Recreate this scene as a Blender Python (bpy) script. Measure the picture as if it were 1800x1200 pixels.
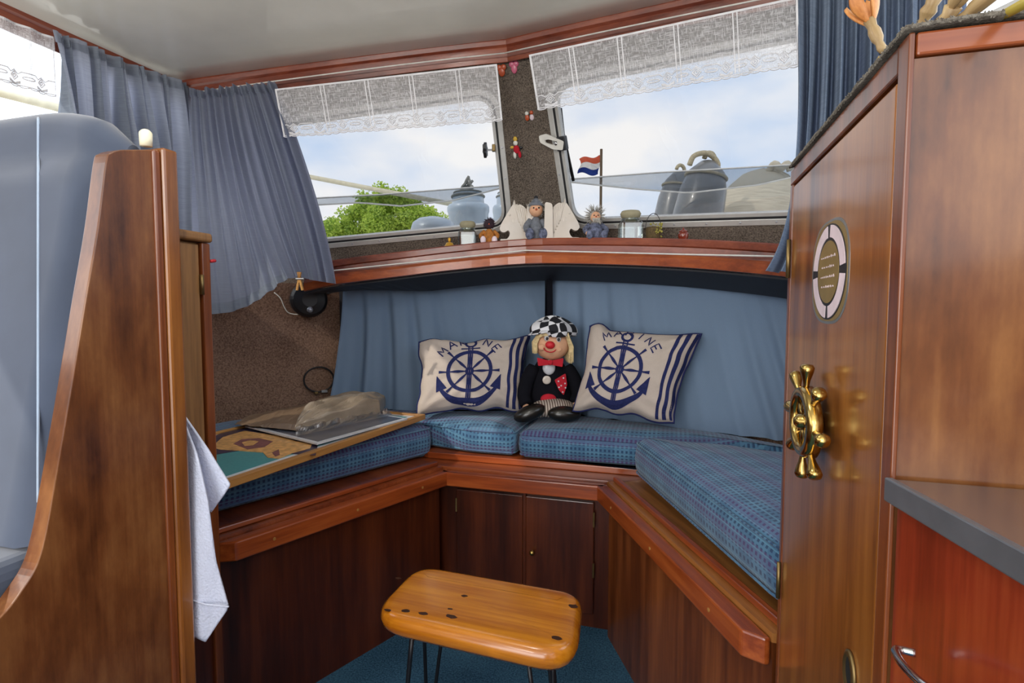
import bpy, bmesh, math, random
from mathutils import Vector, Matrix, noise
from mathutils.geometry import tessellate_polygon
R = math.radians
PI = math.pi
V = Vector
rnd = random.Random(7)
SC = bpy.context.scene
for o_ in list(bpy.data.objects):
    bpy.data.objects.remove(o_)

# ------------------------------------------------------------------ camera
CZ = 1.0; TH = R(16.5); PITCH = R(3.49); FPX = 950.0
cd = bpy.data.cameras.new('camera'); cam = bpy.data.objects.new('camera', cd)
SC.collection.objects.link(cam)
cam.location = (0, 0, CZ); cam.rotation_euler = (R(90) - PITCH, 0, TH)
cd.sensor_width = 36; cd.lens = 36 * FPX / 1800; cd.clip_start = 0.02; cd.clip_end = 400
SC.camera = cam
Fh = V((-math.sin(TH), math.cos(TH), 0)); Rv = V((math.cos(TH), math.sin(TH), 0))
Fd = Fh * math.cos(PITCH) + V((0, 0, -1)) * math.sin(PITCH)
Ud = Fh * math.sin(PITCH) + V((0, 0, 1)) * math.cos(PITCH)
CAM = V((0, 0, CZ))

# ------------------------------------------------------------------ world, sun, added fill lights, exposure
SC.view_settings.view_transform = 'Standard'; SC.view_settings.look = 'None'
SC.view_settings.exposure = 0.0; SC.view_settings.gamma = 1; SC.view_settings.use_curve_mapping = False
w = bpy.data.worlds.new('sky'); SC.world = w; w.use_nodes = True
nt = w.node_tree; nt.nodes.clear(); N = nt.nodes.new; L = nt.links.new
tc = N('ShaderNodeTexCoord'); sep = N('ShaderNodeSeparateXYZ'); L(tc.outputs['Generated'], sep.inputs[0])
mp = N('ShaderNodeMapping'); mp.inputs['Scale'].default_value = (1.6, 1.6, 3.6); mp.inputs['Location'].default_value = (0.35, 0.2, 0.1)
L(tc.outputs['Generated'], mp.inputs[0])
nz = N('ShaderNodeTexNoise'); nz.inputs['Scale'].default_value = 1.5; nz.inputs['Detail'].default_value = 6; nz.inputs['Roughness'].default_value = .5
L(mp.outputs[0], nz.inputs[0])
cr = N('ShaderNodeValToRGB'); cr.color_ramp.elements[0].position = .36; cr.color_ramp.elements[1].position = .58
L(nz.outputs[0], cr.inputs[0])
gr = N('ShaderNodeValToRGB'); e = gr.color_ramp.elements
e[0].position = 0; e[0].color = (.42, .42, .40, 1); e[1].position = 1; e[1].color = (.22, .40, .74, 1)
a_ = gr.color_ramp.elements.new(.495); a_.color = (.50, .50, .48, 1)
a_ = gr.color_ramp.elements.new(.515); a_.color = (.66, .79, .97, 1)
a_ = gr.color_ramp.elements.new(.70); a_.color = (.50, .66, .90, 1)
mr = N('ShaderNodeMapRange'); mr.inputs[1].default_value = -1; mr.inputs[2].default_value = 1
L(sep.outputs[2], mr.inputs[0]); L(mr.outputs[0], gr.inputs[0])
hz = N('ShaderNodeMath'); hz.operation = 'GREATER_THAN'; hz.inputs[1].default_value = 0; L(sep.outputs[2], hz.inputs[0])
mul = N('ShaderNodeMath'); mul.operation = 'MULTIPLY'; L(hz.outputs[0], mul.inputs[0]); L(cr.outputs[0], mul.inputs[1])
mx = N('ShaderNodeMixRGB'); L(mul.outputs[0], mx.inputs[0]); L(gr.outputs[0], mx.inputs[1]); mx.inputs[2].default_value = (1.0, .99, .97, 1)
bg = N('ShaderNodeBackground'); bg.inputs[1].default_value = 2.95; L(mx.outputs[0], bg.inputs[0])
ow = N('ShaderNodeOutputWorld'); L(bg.outputs[0], ow.inputs[0])

def light(name, kind, loc, energy, col=(1, 1, 1), size=.3, sizey=None, rot=(0, 0, 0)):
    d = bpy.data.lights.new(name, kind); d.energy = energy; d.color = col
    if kind == 'AREA':
        d.size = size
        if sizey: d.shape = 'RECTANGLE'; d.size_y = sizey
    elif kind == 'SUN': d.angle = R(.6)
    else: d.shadow_soft_size = size
    o = bpy.data.objects.new(name, d); o.location = loc; o.rotation_euler = rot
    SC.collection.objects.link(o); return o
SUN_FROM = V((-.83, -.92, .84)).normalized()
s_ = light('sun', 'SUN', (-5, -5, 6), 2.2, (1, .93, .80)); s_.rotation_euler = SUN_FROM.to_track_quat('Z', 'Y').to_euler()
light('added_fill', 'POINT', (-.75, -.75, 1.45), 12, (1, .94, .86), .16)  # unseen fill light added behind the camera to brighten ceiling and cabin
light('added_fill', 'POINT', (-.50, .62, 1.62), 5.5, (1, .95, .88), .07)  # unseen fill added further forward for the dim hull wall and benches
light('added_fill', 'POINT', (.05, -.8, 1.45), 8, (1, .94, .86), .16)  # another added fill behind the camera, no fixture there

light('added_aft_fill', 'AREA', (-.56, -1.36, .95), 21, (1, .98, .95), 1.25, 1.4, (R(90 + 38), 0, 0))  # added area fill standing in for daylight from the aft opening

# ------------------------------------------------------------------ ray helpers (give real points on real planes)
def ray(px, py):
    return Fd + Rv * ((px - 900) / FPX) + Ud * ((600 - py) / FPX)
def PZ(px, py, z):
    d = ray(px, py); return CAM + d * ((z - CZ) / d.z)
def PX(px, py, x):
    d = ray(px, py); return CAM + d * (x / d.x)
def PY(px, py, y):
    d = ray(px, py); return CAM + d * (y / d.y)
def PD(px, py, D):
    d = ray(px, py); return CAM + d * (D / d.dot(Fh))
def PP(px, py, p0, n):
    d = ray(px, py); return CAM + d * ((V(p0) - CAM).dot(n) / d.dot(n))
def PV(px, py, a, b):
    n = V((b[1] - a[1], a[0] - b[0], 0)); return PP(px, py, (a[0], a[1], 0), n)

# ------------------------------------------------------------------ materials
def lin(h):
    h = h.lstrip('#'); c = [int(h[i:i + 2], 16) / 255 for i in (0, 2, 4)]
    return tuple((x / 12.92 if x <= .04045 else ((x + .055) / 1.055) ** 2.4) for x in c) + (1,)
class NT:
    def __init__(s, name):
        s.m = bpy.data.materials.new(name); s.m.use_nodes = True; s.t = s.m.node_tree; s.t.nodes.clear()
        s.out = s.n('ShaderNodeOutputMaterial')
    def n(s, t, **k):
        x = s.t.nodes.new(t)
        for a, b in k.items(): setattr(x, a, b)
        return x
    def l(s, a, b): s.t.links.new(a, b)
    def val(s, x, v):
        if hasattr(v, 'links') or hasattr(v, 'is_linked'): s.l(v, x)
        else: x.default_value = v
    def math(s, op, a, b=0.0, c=None):
        x = s.n('ShaderNodeMath', operation=op); s.val(x.inputs[0], a); s.val(x.inputs[1], b)
        if c is not None: s.val(x.inputs[2], c)
        return x.outputs[0]
    def mix(s, f, a, b):
        x = s.n('ShaderNodeMixRGB'); s.val(x.inputs[0], f); s.val(x.inputs[1], a); s.val(x.inputs[2], b); return x.outputs[0]
    def noise(s, vec, scale, detail=3, rough=.5):
        x = s.n('ShaderNodeTexNoise'); x.inputs['Scale'].default_value = scale; x.inputs['Detail'].default_value = detail
        x.inputs['Roughness'].default_value = rough
        if vec is not None: s.l(vec, x.inputs['Vector'])
        return x.outputs[0]
    def ramp(s, f, stops):
        x = s.n('ShaderNodeValToRGB'); el = x.color_ramp.elements
        for i, (p, c) in enumerate(stops):
            q = el[i] if i < 2 else el.new(p)
            q.position = p; q.color = c if len(c) == 4 else tuple(c) + (1,)
        s.l(f, x.inputs[0]); return x.outputs[0]
    def coord(s, scale=(1, 1, 1), rot=(0, 0, 0), which='Object'):
        t = s.n('ShaderNodeTexCoord'); m = s.n('ShaderNodeMapping'); m.inputs['Scale'].default_value = scale
        m.inputs['Rotation'].default_value = rot
        s.l(t.outputs[which], m.inputs[0]); return m.outputs[0]
    def princ(s, **k):
        p = s.n('ShaderNodeBsdfPrincipled')
        for a, b in k.items():
            s.val(p.inputs[a.replace('_', ' ')], b)
        return p
    def bump(s, h, strength=.3, dist=.002):
        b = s.n('ShaderNodeBump'); b.inputs['Strength'].default_value = strength; b.inputs['Distance'].default_value = dist
        s.l(h, b.inputs['Height']); return b.outputs[0]
    def done(s, sh): s.l(sh, s.out.inputs[0]); return s.m

def plain(name, col, rough=.6, metal=0.0, coat=0.0, var=.12, nscale=30, bump=.15, spec=.5, sheen=0.0):
    t = NT(name); c = lin(col) if isinstance(col, str) else col
    v = t.coord(); nzz = t.noise(v, nscale, 4)
    dk = tuple(x * (1 - var) for x in c[:3]) + (1,); lt = tuple(min(1, x * (1 + var)) for x in c[:3]) + (1,)
    cc = t.ramp(nzz, [(.3, dk), (.7, lt)])
    p = t.princ(Base_Color=cc, Roughness=rough, Metallic=metal)
    p.inputs['Coat Weight'].default_value = coat; p.inputs['Specular IOR Level'].default_value = spec
    p.inputs['Sheen Weight'].default_value = sheen
    if bump: t.l(t.bump(nzz, bump, .002), p.inputs['Normal'])
    return t.done(p.outputs[0])
def wood(name, dark, mid, light_, axis=2, scale=1.0, rough=.3, coat=.35, fig=1.0, aniso=.8):
    t = NT(name); sc = [9 * scale] * 3; sc[axis] = aniso * scale
    v = t.coord(tuple(sc))
    big = t.noise(t.coord(tuple(x * .35 for x in sc)), 1.3 * fig, 3, .6)
    t1 = t.noise(v, 2.2, 6, .65)
    sf = [110 * scale] * 3; sf[axis] = 3.0 * scale
    fine = t.noise(t.coord(tuple(sf)), 1.0, 2, .7)
    s1 = t.math('MULTIPLY', t1, .5); s2 = t.math('MULTIPLY_ADD', big, .42, s1); s3 = t.math('MULTIPLY_ADD', fine, .16, s2)
    cc = t.ramp(s3, [(.40, lin(dark)), (.68, lin(light_)), (.53, lin(mid))])
    p = t.princ(Base_Color=cc, Roughness=rough); p.inputs['Coat Weight'].default_value = coat; p.inputs['Coat Roughness'].default_value = .12
    t.l(t.bump(fine, .12, .001), p.inputs['Normal'])
    return t.done(p.outputs[0])
def carpet(name, a, b, scale=260):
    t = NT(name); v = t.coord(); f = t.noise(v, scale, 3, .7); g = t.noise(v, 5, 3)
    s = t.math('MULTIPLY_ADD', g, .25, t.math('MULTIPLY', f, .8))
    cc = t.ramp(s, [(.38, lin(a)), (.66, lin(b))])
    p = t.princ(Base_Color=cc, Roughness=.95); p.inputs['Specular IOR Level'].default_value = .15
    t.l(t.bump(f, .7, .004), p.inputs['Normal']); return t.done(p.outputs[0])
def cloth(name, col, trans=.5, weave=900, hue=None, tcol=None):
    t = NT(name); v = t.coord(); c = lin(col)
    f = t.noise(t.coord((weave * .03, weave * .03, weave * .5)), 1, 2)
    cc = t.ramp(f, [(.3, tuple(x * .82 for x in c[:3])), (.7, tuple(min(1, x * 1.12) for x in c[:3]))])
    d = t.n('ShaderNodeBsdfDiffuse'); t.l(cc, d.inputs[0]); tr = t.n('ShaderNodeBsdfTranslucent')
    if tcol: tr.inputs[0].default_value = lin(tcol)
    else: t.l(cc, tr.inputs[0])
    b = t.bump(f, .2, .001); t.l(b, d.inputs['Normal'])
    m = t.n('ShaderNodeMixShader'); m.inputs[0].default_value = trans; t.l(d.outputs[0], m.inputs[1]); t.l(tr.outputs[0], m.inputs[2])
    return t.done(m.outputs[0])
def glass(name, tint=(1, 1, 1, 1), refl=.08, rough=.0):
    t = NT(name); a = t.n('ShaderNodeBsdfTransparent'); a.inputs[0].default_value = tint
    g = t.n('ShaderNodeBsdfGlossy'); g.inputs['Roughness'].default_value = rough
    fr = t.n('ShaderNodeFresnel'); fr.inputs[0].default_value = 1.35
    m = t.n('ShaderNodeMixShader'); t.l(t.math('MULTIPLY_ADD', fr.outputs[0], .6, refl), m.inputs[0])
    t.l(a.outputs[0], m.inputs[1]); t.l(g.outputs[0], m.inputs[2]); return t.done(m.outputs[0])
def lace(name, op):
    t = NT(name); tcn = t.n('ShaderNodeTexCoord'); sp = t.n('ShaderNodeSeparateXYZ'); t.l(tcn.outputs['UV'], sp.inputs[0])
    cb = t.n('ShaderNodeCombineXYZ'); t.l(t.math('MULTIPLY', sp.outputs[0], 230), cb.inputs[0]); t.l(t.math('MULTIPLY', sp.outputs[1], 7), cb.inputs[1])
    n1 = t.noise(cb.outputs[0], 1, 2)
    cb2 = t.n('ShaderNodeCombineXYZ'); t.l(t.math('MULTIPLY', sp.outputs[0], 22), cb2.inputs[0]); t.l(t.math('MULTIPLY', sp.outputs[1], 60), cb2.inputs[1])
    n2 = t.noise(cb2.outputs[0], 1, 2)
    mxn = t.math('MAXIMUM', n1, n2)
    al = t.ramp(mxn, [(.50, (op - .22,) * 3), (.64, (min(1, op + .28),) * 3)])
    d = t.n('ShaderNodeBsdfDiffuse'); d.inputs[0].default_value = (.84, .84, .87, 1)
    tr = t.n('ShaderNodeBsdfTranslucent'); tr.inputs[0].default_value = (.8, .8, .84, 1)
    ms = t.n('ShaderNodeMixShader'); ms.inputs[0].default_value = .35; t.l(d.outputs[0], ms.inputs[1]); t.l(tr.outputs[0], ms.inputs[2])
    tp = t.n('ShaderNodeBsdfTransparent'); m = t.n('ShaderNodeMixShader'); t.l(al, m.inputs[0]); t.l(tp.outputs[0], m.inputs[1]); t.l(ms.outputs[0], m.inputs[2])
    return t.done(m.outputs[0])
def woven(name):
    t = NT(name); tcn = t.n('ShaderNodeTexCoord'); sp = t.n('ShaderNodeSeparateXYZ'); t.l(tcn.outputs['Object'], sp.inputs[0])
    u = sp.outputs[0]; v = t.math('SUBTRACT', sp.outputs[1], sp.outputs[2])
    P = .0135
    fu = t.math('FRACT', t.math('DIVIDE', u, P)); fv = t.math('FRACT', t.math('DIVIDE', v, P))
    dot = t.math('MULTIPLY', t.math('GREATER_THAN', fu, .5), t.math('GREATER_THAN', fv, .42))
    bu = t.math('GREATER_THAN', t.math('FRACT', t.math('DIVIDE', u, .092)), .5)
    bv = t.math('GREATER_THAN', t.math('FRACT', t.math('DIVIDE', v, .069)), .55)
    n = t.noise(tcn.outputs['Object'], 14, 3); fine = t.noise(tcn.outputs['Object'], 500, 2)
    c1 = t.mix(bu, lin('#486f8d'), lin('#547f9c')); c2 = t.mix(t.math('MULTIPLY', bv, .55), c1, lin('#5b6285'))
    dc = t.mix(bv, lin('#223858'), lin('#4c3160'))
    c3 = t.mix(t.math('MULTIPLY', dot, .85), c2, dc)
    st = t.math('GREATER_THAN', t.math('FRACT', t.math('DIVIDE', v, .0231)), .86)
    c4 = t.mix(t.math('MULTIPLY', st, .45), c3, lin('#6fa3b8'))
    c5 = t.mix(t.math('MULTIPLY', n, .35), c4, lin('#2f4a70'))
    p = t.princ(Base_Color=c5, Roughness=.9); p.inputs['Sheen Weight'].default_value = .2; p.inputs['Specular IOR Level'].default_value = .2
    t.l(t.bump(t.math('ADD', t.math('MULTIPLY', dot, -.6), fine), .35, .0015), p.inputs['Normal'])
    return t.done(p.outputs[0])
def checker(name, a, b, scale, rough=.85):
    t = NT(name); c = t.n('ShaderNodeTexChecker'); c.inputs['Scale'].default_value = scale
    c.inputs[1].default_value = lin(a); c.inputs[2].default_value = lin(b); t.l(t.coord(rot=(.3, .2, .75)), c.inputs[0])
    p = t.princ(Base_Color=c.outputs[0], Roughness=rough); return t.done(p.outputs[0])
def stripes(name, a, b, period, axis=0):
    t = NT(name); tcn = t.n('ShaderNodeTexCoord'); sp = t.n('ShaderNodeSeparateXYZ'); t.l(tcn.outputs['Object'], sp.inputs[0])
    f = t.math('GREATER_THAN', t.math('FRACT', t.math('DIVIDE', sp.outputs[axis], period)), .6)
    p = t.princ(Base_Color=t.mix(f, lin(a), lin(b)), Roughness=.9); return t.done(p.outputs[0])

M = {}
M['mahog_z'] = wood('varnished mahogany upright', '#3a1a0c', '#6d3718', '#96542a', 2)
M['mahog_x'] = wood('varnished mahogany along', '#4a1c0c', '#7e3a1b', '#a4592e', 0)
M['mahog_y'] = wood('varnished mahogany fore and aft', '#4a1c0c', '#7e3a1b', '#a4592e', 1)
M['red_x'] = wood('red mahogany moulding', '#4a1d12', '#783824', '#985238', 0, coat=.5)
M['red_y'] = wood('red mahogany moulding fore and aft', '#4a1d12', '#783824', '#985238', 1, coat=.5)
M['rail_x'] = wood('orange mahogany rail', '#5e220c', '#94431a', '#b9622c', 0, coat=.6)
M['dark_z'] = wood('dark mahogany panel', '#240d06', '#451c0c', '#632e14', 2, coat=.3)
M['teak_z'] = wood('golden brown veneer', '#552b10', '#87501f', '#a66a2e', 2, fig=1.5, aniso=1.1, coat=.5)
M['burl_z'] = wood('figured brown veneer', '#3f1f0e', '#6a3d1f', '#8a5b33', 2, fig=1.8, aniso=3.2, coat=.45)
M['teak_x'] = wood('golden brown veneer lying', '#5c3416', '#98602e', '#bc8446', 0, fig=1.6)
M['locker_z'] = wood('grey brown oak veneer', '#5a3d24', '#8a6238', '#a67c4c', 2, coat=.1, rough=.5)
M['redpanel'] = wood('red lacquered drawer front', '#4f180c', '#802e18', '#9c4826', 2, coat=.6)
M['pine'] = wood('honey pine', '#a85c10', '#d2841c', '#e09a30', 0, coat=.7, rough=.25)
M['knot'] = plain('pine knot', '#3a1c08', .4)
M['frame_x'] = wood('pale oak frame', '#7a5227', '#a9773c', '#c39350', 0, coat=.1, rough=.5)
M['brown_carpet'] = carpet('brown wall carpet', '#664d3f', '#a68672', 170)
M['grey_carpet'] = carpet('grey brown post carpet', '#37312d', '#85796d', 230)
M['blue_carpet'] = carpet('blue floor carpet', '#1c3950', '#48728c', 200)
M['runner'] = carpet('felt runner', '#565049', '#8b857a', 300)
M['vinyl'] = plain('glossy cream ceiling vinyl', '#e0dfd5', .2, 0, .5, .07, 5, .25)
M['curtain'] = cloth('blue grey curtain', '#8e97a3', .42, 900, tcol='#aeb2c8')
M['curtain_thin'] = cloth('thin blue grey curtain', '#8e97a3', .55, 900, tcol='#b8bbd4')
M['curtain_r'] = cloth('deep blue curtain', '#7d8b9f', .2, 900, tcol='#8793b0')
M['low_curtain'] = plain('blue lower curtain', '#73879f', .95, nscale=700, var=.05, spec=.1, bump=.1)
M['velour'] = plain('grey blue velour', '#454e60', .95, 0, 0, .12, 9, .1, .2, .5)
M['velour_seam'] = plain('pale velour seam', '#9fb0c6', .9, 0, 0, .1, 9, .1, .2, .5)
M['woven'] = woven('woven blue upholstery')
M['lace'] = lace('white lace net', .62)
M['lace_open'] = lace('white lace open border', .46)
M['lace_solid'] = plain('white lace thread', '#e4e4e8', .9, bump=0)
M['alu'] = plain('aluminium frame', '#c4c3bf', .4, .35, 0, .05, 40, .05)
M['steel'] = plain('brushed stainless steel', '#b4b6bc', .42, .75, 0, .04, 60, .08)
M['gasket'] = plain('black rubber gasket', '#15161a', .6)
M['black'] = plain('black plastic', '#15161b', .45)
M['blackcloth'] = plain('black felt', '#14141a', .95, spec=.1)
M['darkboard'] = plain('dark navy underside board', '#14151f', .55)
M['pane'] = glass('tinted window pane', (.58, .58, .585, 1), .03)
M['clear'] = glass('clear jar glass', (.86, .92, .90, 1), .16)
M['plastic'] = glass('clear crinkled plastic film', (.84, .82, .84, 1), .04, .3)
M['ceramic'] = plain('white ceramic', '#cfc5b9', .3, 0, .4, .05, 20, .05)
M['cork'] = plain('greenish cork', '#9b9478', .8)
M['brass'] = plain('polished brass', '#bd9f5c', .2, 1.0, 0, .08, 40, .1)
M['dullbrass'] = plain('dull brass', '#86714a', .45, .9)
M['steel_top'] = plain('polished stainless worktop', '#b9b6b4', .2, 1.0, 0, .05, 8, .1)
M['steel_edge'] = plain('dull steel edge', '#858990', .4, .75)
M['chrome'] = plain('chrome', '#d0d2d4', .12, 1.0, 0, .03, 20, 0)
M['wax'] = plain('ivory candle wax', '#ece5c8', .5)
M['towel'] = plain('white waffle towel', '#cdd3e6', .95, bump=.9, nscale=260, var=.06)
M['cord'] = plain('white cord', '#d8d6d0', .7)
M['red'] = plain('red plastic', '#c81f2a', .5)
M['tag_red'] = plain('red felt', '#b5172a', .9)
M['white'] = plain('white plastic', '#dcdad2', .5)
M['skin'] = plain('doll skin', '#d9a683', .7)
M['hair'] = plain('blond doll hair', '#cfb98a', .85, nscale=120, var=.25)
M['greyhair'] = plain('grey doll hair', '#a7a39b', .9, nscale=200, var=.3)
M['darkhair'] = plain('dark brown doll hair', '#33202a', .9, nscale=200, var=.4)
M['pillow'] = plain('natural cotton', '#bdb0a6', .95, nscale=500, var=.05, bump=.4, spec=.15)
M['navy'] = plain('navy print', '#262c57', .9, spec=.15, var=.2, nscale=160)
M['shoe'] = plain('black vinyl shoe', '#17140f', .32, 0, .3)
M['foil'] = plain('crinkled brown paper foil', '#ab9a86', .3, .5, 0, .15, 18, .5)
M['plastic_tail'] = plain('brown plastic wrapper', '#7c6651', .4, .1, .2, .2, 14, .5)
M['fender'] = plain('grey rubber fender', '#77797a', .32, 0, .3, .06, 8, .05)
M['galv'] = plain('pale blue grey fender', '#b2c0cc', .35, .1, .3, .06, 8, .05)
M['rope'] = plain('beige rope', '#b9ad90', .9, nscale=150, var=.3, bump=.6)
M['greyrope'] = plain('grey rope', '#8e8c84', .9, nscale=150, var=.3, bump=.6)
M['canvas'] = cloth('beige canvas', '#d8cfbb', .2, 300)
M['hull'] = plain('white gelcoat', '#e4e4e0', .3, 0, .3)
M['pole'] = plain('cream painted pole', '#d9d2b6', .5)
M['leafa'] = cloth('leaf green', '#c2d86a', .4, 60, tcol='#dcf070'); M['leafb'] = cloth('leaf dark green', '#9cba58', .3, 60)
M['bark'] = plain('bark', '#5e4c38', .9)
M['flagred'] = cloth('flag red', '#d0644a', .4, 60); M['flagwhite'] = cloth('flag white', '#e8e6e0', .4, 60); M['flagblue'] = cloth('flag blue', '#2c3f80', .4, 60)
M['reflection_sheet'] = glass('grey netting', (.72, .74, .76, 1), .02)
M['orange'] = wood('carved orange tulip wood', '#a85f24', '#d08a48', '#e8b070', 2, 3, coat=.1, rough=.5)
M['beech'] = wood('turned pale wood', '#7d6240', '#a58a60', '#c4aa7c', 2, 3, coat=.1, rough=.5)
M['stem'] = plain('olive yellow stem', '#a3913a', .5)
M['gold'] = plain('gold sticker', '#8f7745', .4, .3); M['silver'] = plain('silver sticker', '#8d8f90', .35, .6)
M['pinkwhite'] = plain('pinkish white print', '#dcc9cf', .4)
M['check'] = checker('black and white checked cloth', '#16161c', '#dcdce0', 30)
M['trouser'] = stripes('brown striped cloth', '#b9aea2', '#5c463f', .009)
M['greyfelt'] = plain('grey felt', '#6c7078', .95, nscale=90, var=.3); M['bluegrey'] = plain('mottled blue grey cloth', '#5d6277', .95, nscale=110, var=.6)
M['amber'] = plain('golden orange cloth', '#a86a2a', .8, nscale=90, var=.4)
M['yellow'] = plain('golden brass ornament', '#d2a23c', .35, .5)
M['redglass'] = plain('red brown lacquer', '#7d3120', .2, 0, .6)
M['dry'] = plain('dried yellow green flowers', '#9a9144', .9, nscale=90, var=.4); M['wicker'] = plain('brown wicker', '#5a4a2e', .9, nscale=200, var=.4)
M['pink'] = plain('pink glass', '#c0607a', .3); M['orangered'] = plain('orange red glass', '#b5502c', .3); M['yel2'] = plain('yellow enamel', '#d8b040', .5)
M['p_dark'] = plain('print dark navy', '#2b2540', .35, var=.4, nscale=60, coat=.4); M['p_teal'] = plain('print teal', '#3f8c90', .35, var=.1, nscale=200, coat=.4)
M['p_tan'] = plain('print tan', '#cf9c5e', .35, var=.35, nscale=60, coat=.4); M['p_plum'] = plain('print plum', '#7b4a4c', .35, var=.3, nscale=60, coat=.4)
M['p_white'] = plain('print white', '#c9cbd0', .35, var=.1, coat=.4); M['p_slate'] = plain('print slate', '#4a4f5c', .3, var=.3, nscale=20, coat=.5)
M['outlet'] = plain('dark recess', '#050506', .9)

# ------------------------------------------------------------------ mesh builder
def frame(loc, x, z):
    x = V(x).normalized(); z = V(z); z = (z - x * z.dot(x)).normalized(); y = z.cross(x)
    m = Matrix(((x.x, y.x, z.x, loc[0]), (x.y, y.y, z.y, loc[1]), (x.z, y.z, z.z, loc[2]), (0, 0, 0, 1)))
    return m
def T(x, y=None, z=None):
    return Matrix.Translation(V(x) if y is None else V((x, y, z)))
class MB:
    def __init__(s, m=None): s.v = []; s.f = []; s.uv = None; s.M = m
    def P(s, p):
        p = V(p); return s.M @ p if s.M else p
    def add(s, vs, fs):
        b = len(s.v); s.v += [s.P(p) for p in vs]; s.f += [tuple(i + b for i in f) for f in fs]; return s
    def box(s, x0, x1, y0, y1, z0, z1):
        return s.add([(x0, y0, z0), (x1, y0, z0), (x1, y1, z0), (x0, y1, z0), (x0, y0, z1), (x1, y0, z1), (x1, y1, z1), (x0, y1, z1)],
                     [(0, 3, 2, 1), (4, 5, 6, 7), (0, 1, 5, 4), (1, 2, 6, 5), (2, 3, 7, 6), (3, 0, 4, 7)])
    def hexa(s, b, t):
        return s.add(list(b) + list(t), [(0, 3, 2, 1), (4, 5, 6, 7), (0, 1, 5, 4), (1, 2, 6, 5), (2, 3, 7, 6), (3, 0, 4, 7)])
    def bar(s, a, b, w, h, up=(0, 0, 1)):
        a = V(a); b = V(b); d = (b - a).normalized(); x = d.cross(V(up)).normalized() * w / 2; y = x.cross(d).normalized() * h / 2
        return s.hexa([a - x - y, a + x - y, b + x - y, b - x - y], [a - x + y, a + x + y, b + x + y, b - x + y])
    def tube(s, path, r, n=8, closed=False, cap=True):
        path = [V(p) for p in path]; k = len(path); vs = []
        rr = r if isinstance(r, (list, tuple)) else [r] * k
        pn = None
        for i, p in enumerate(path):
            a = path[i - 1] if (i > 0 or closed) else p; b = path[(i + 1) % k] if (i < k - 1 or closed) else p
            d = (b - a); d = d.normalized() if d.length > 1e-9 else V((0, 0, 1))
            if pn is None: pn = d.orthogonal().normalized()
            pn = (pn - d * pn.dot(d)); pn = pn.normalized() if pn.length > 1e-6 else d.orthogonal().normalized()
            q = d.cross(pn)
            for j in range(n):
                t = 2 * PI * j / n; vs.append(p + (pn * math.cos(t) + q * math.sin(t)) * rr[i])
        fs = []
        for i in range(k if closed else k - 1):
            for j in range(n):
                a = i * n + j; b = i * n + (j + 1) % n; i2 = (i + 1) % k
                fs.append((a, b, i2 * n + (j + 1) % n, i2 * n + j))
        if not closed and cap: fs += [tuple(range(n - 1, -1, -1)), tuple((k - 1) * n + j for j in range(n))]
        return s.add(vs, fs)
    def lathe(s, prof, loc=(0, 0, 0), n=20, m=None, sx=1, sy=1):
        vs = []; m = m if m is not None else T(loc)
        for r, z in prof:
            for j in range(n):
                t = 2 * PI * j / n; vs.append(m @ V((r * math.cos(t) * sx, r * math.sin(t) * sy, z)))
        fs = [(i * n + j, i * n + (j + 1) % n, (i + 1) * n + (j + 1) % n, (i + 1) * n + j) for i in range(len(prof) - 1) for j in range(n)]
        if prof[0][0] > 1e-5: fs.append(tuple(range(n - 1, -1, -1)))
        if prof[-1][0] > 1e-5: fs.append(tuple((len(prof) - 1) * n + j for j in range(n)))
        return s.add(vs, fs)
    def ball(s, c, r, n=14, k=9, m=None, jit=0):
        if not hasattr(r, '__len__'): r = (r, r, r)
        mm = m or T(c); b = len(s.v); vs = []; fs = []
        for i in range(k + 1):
            th = PI * i / k
            for j in range(n):
                ph = 2 * PI * j / n; q = 1 + (rnd.random() - .5) * jit if 0 < i < k else 1
                vs.append(mm @ V((r[0] * math.sin(th) * math.cos(ph) * q, r[1] * math.sin(th) * math.sin(ph) * q, r[2] * math.cos(th))))
        for i in range(k):
            for j in range(n): fs.append((i * n + j, (i + 1) * n + j, (i + 1) * n + (j + 1) % n, i * n + (j + 1) % n))
        return s.add(vs, fs)
    def prism(s, poly, h0, h1, m=None):
        """poly: 2D points in the XY plane of m, extruded from h0 to h1 along its z"""
        m = m or Matrix(); n = len(poly)
        vs = [m @ V((p[0], p[1], h0)) for p in poly] + [m @ V((p[0], p[1], h1)) for p in poly]
        tr = tessellate_polygon([[V((p[0], p[1], 0)) for p in poly]])
        fs = [tuple(reversed(t)) for t in tr] + [tuple(i + n for i in t) for t in tr]
        fs += [(i, (i + 1) % n, (i + 1) % n + n, i + n) for i in range(n)]
        return s.add(vs, fs)
    def ring(s, inner, outer, h0, h1, m=None):
        m = m or Matrix(); n = len(inner)
        vs = [m @ V((p[0], p[1], h)) for h in (h0, h1) for q in (inner, outer) for p in q]
        fs = []
        for i in range(n):
            j = (i + 1) % n
            fs += [(i, n + i, n + j, j), (2 * n + i, 2 * n + j, 3 * n + j, 3 * n + i), (i, j, 2 * n + j, 2 * n + i), (n + i, 3 * n + i, 3 * n + j, n + j)]
        return s.add(vs, fs)
    def sheet(s, fn, nu, nv, cu=False):
        b = len(s.v); vs = []; uv = []
        for i in range(nu + 1):
            for j in range(nv + 1):
                vs.append(fn(i / nu, j / nv)); uv.append((i / nu, j / nv))
        fs = [(i * (nv + 1) + j, (i + 1) * (nv + 1) + j, (i + 1) * (nv + 1) + j + 1, i * (nv + 1) + j + 1) for i in range(nu) for j in range(nv)]
        s.uv = (s.uv or []) + uv
        return s.add(vs, fs)

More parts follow.
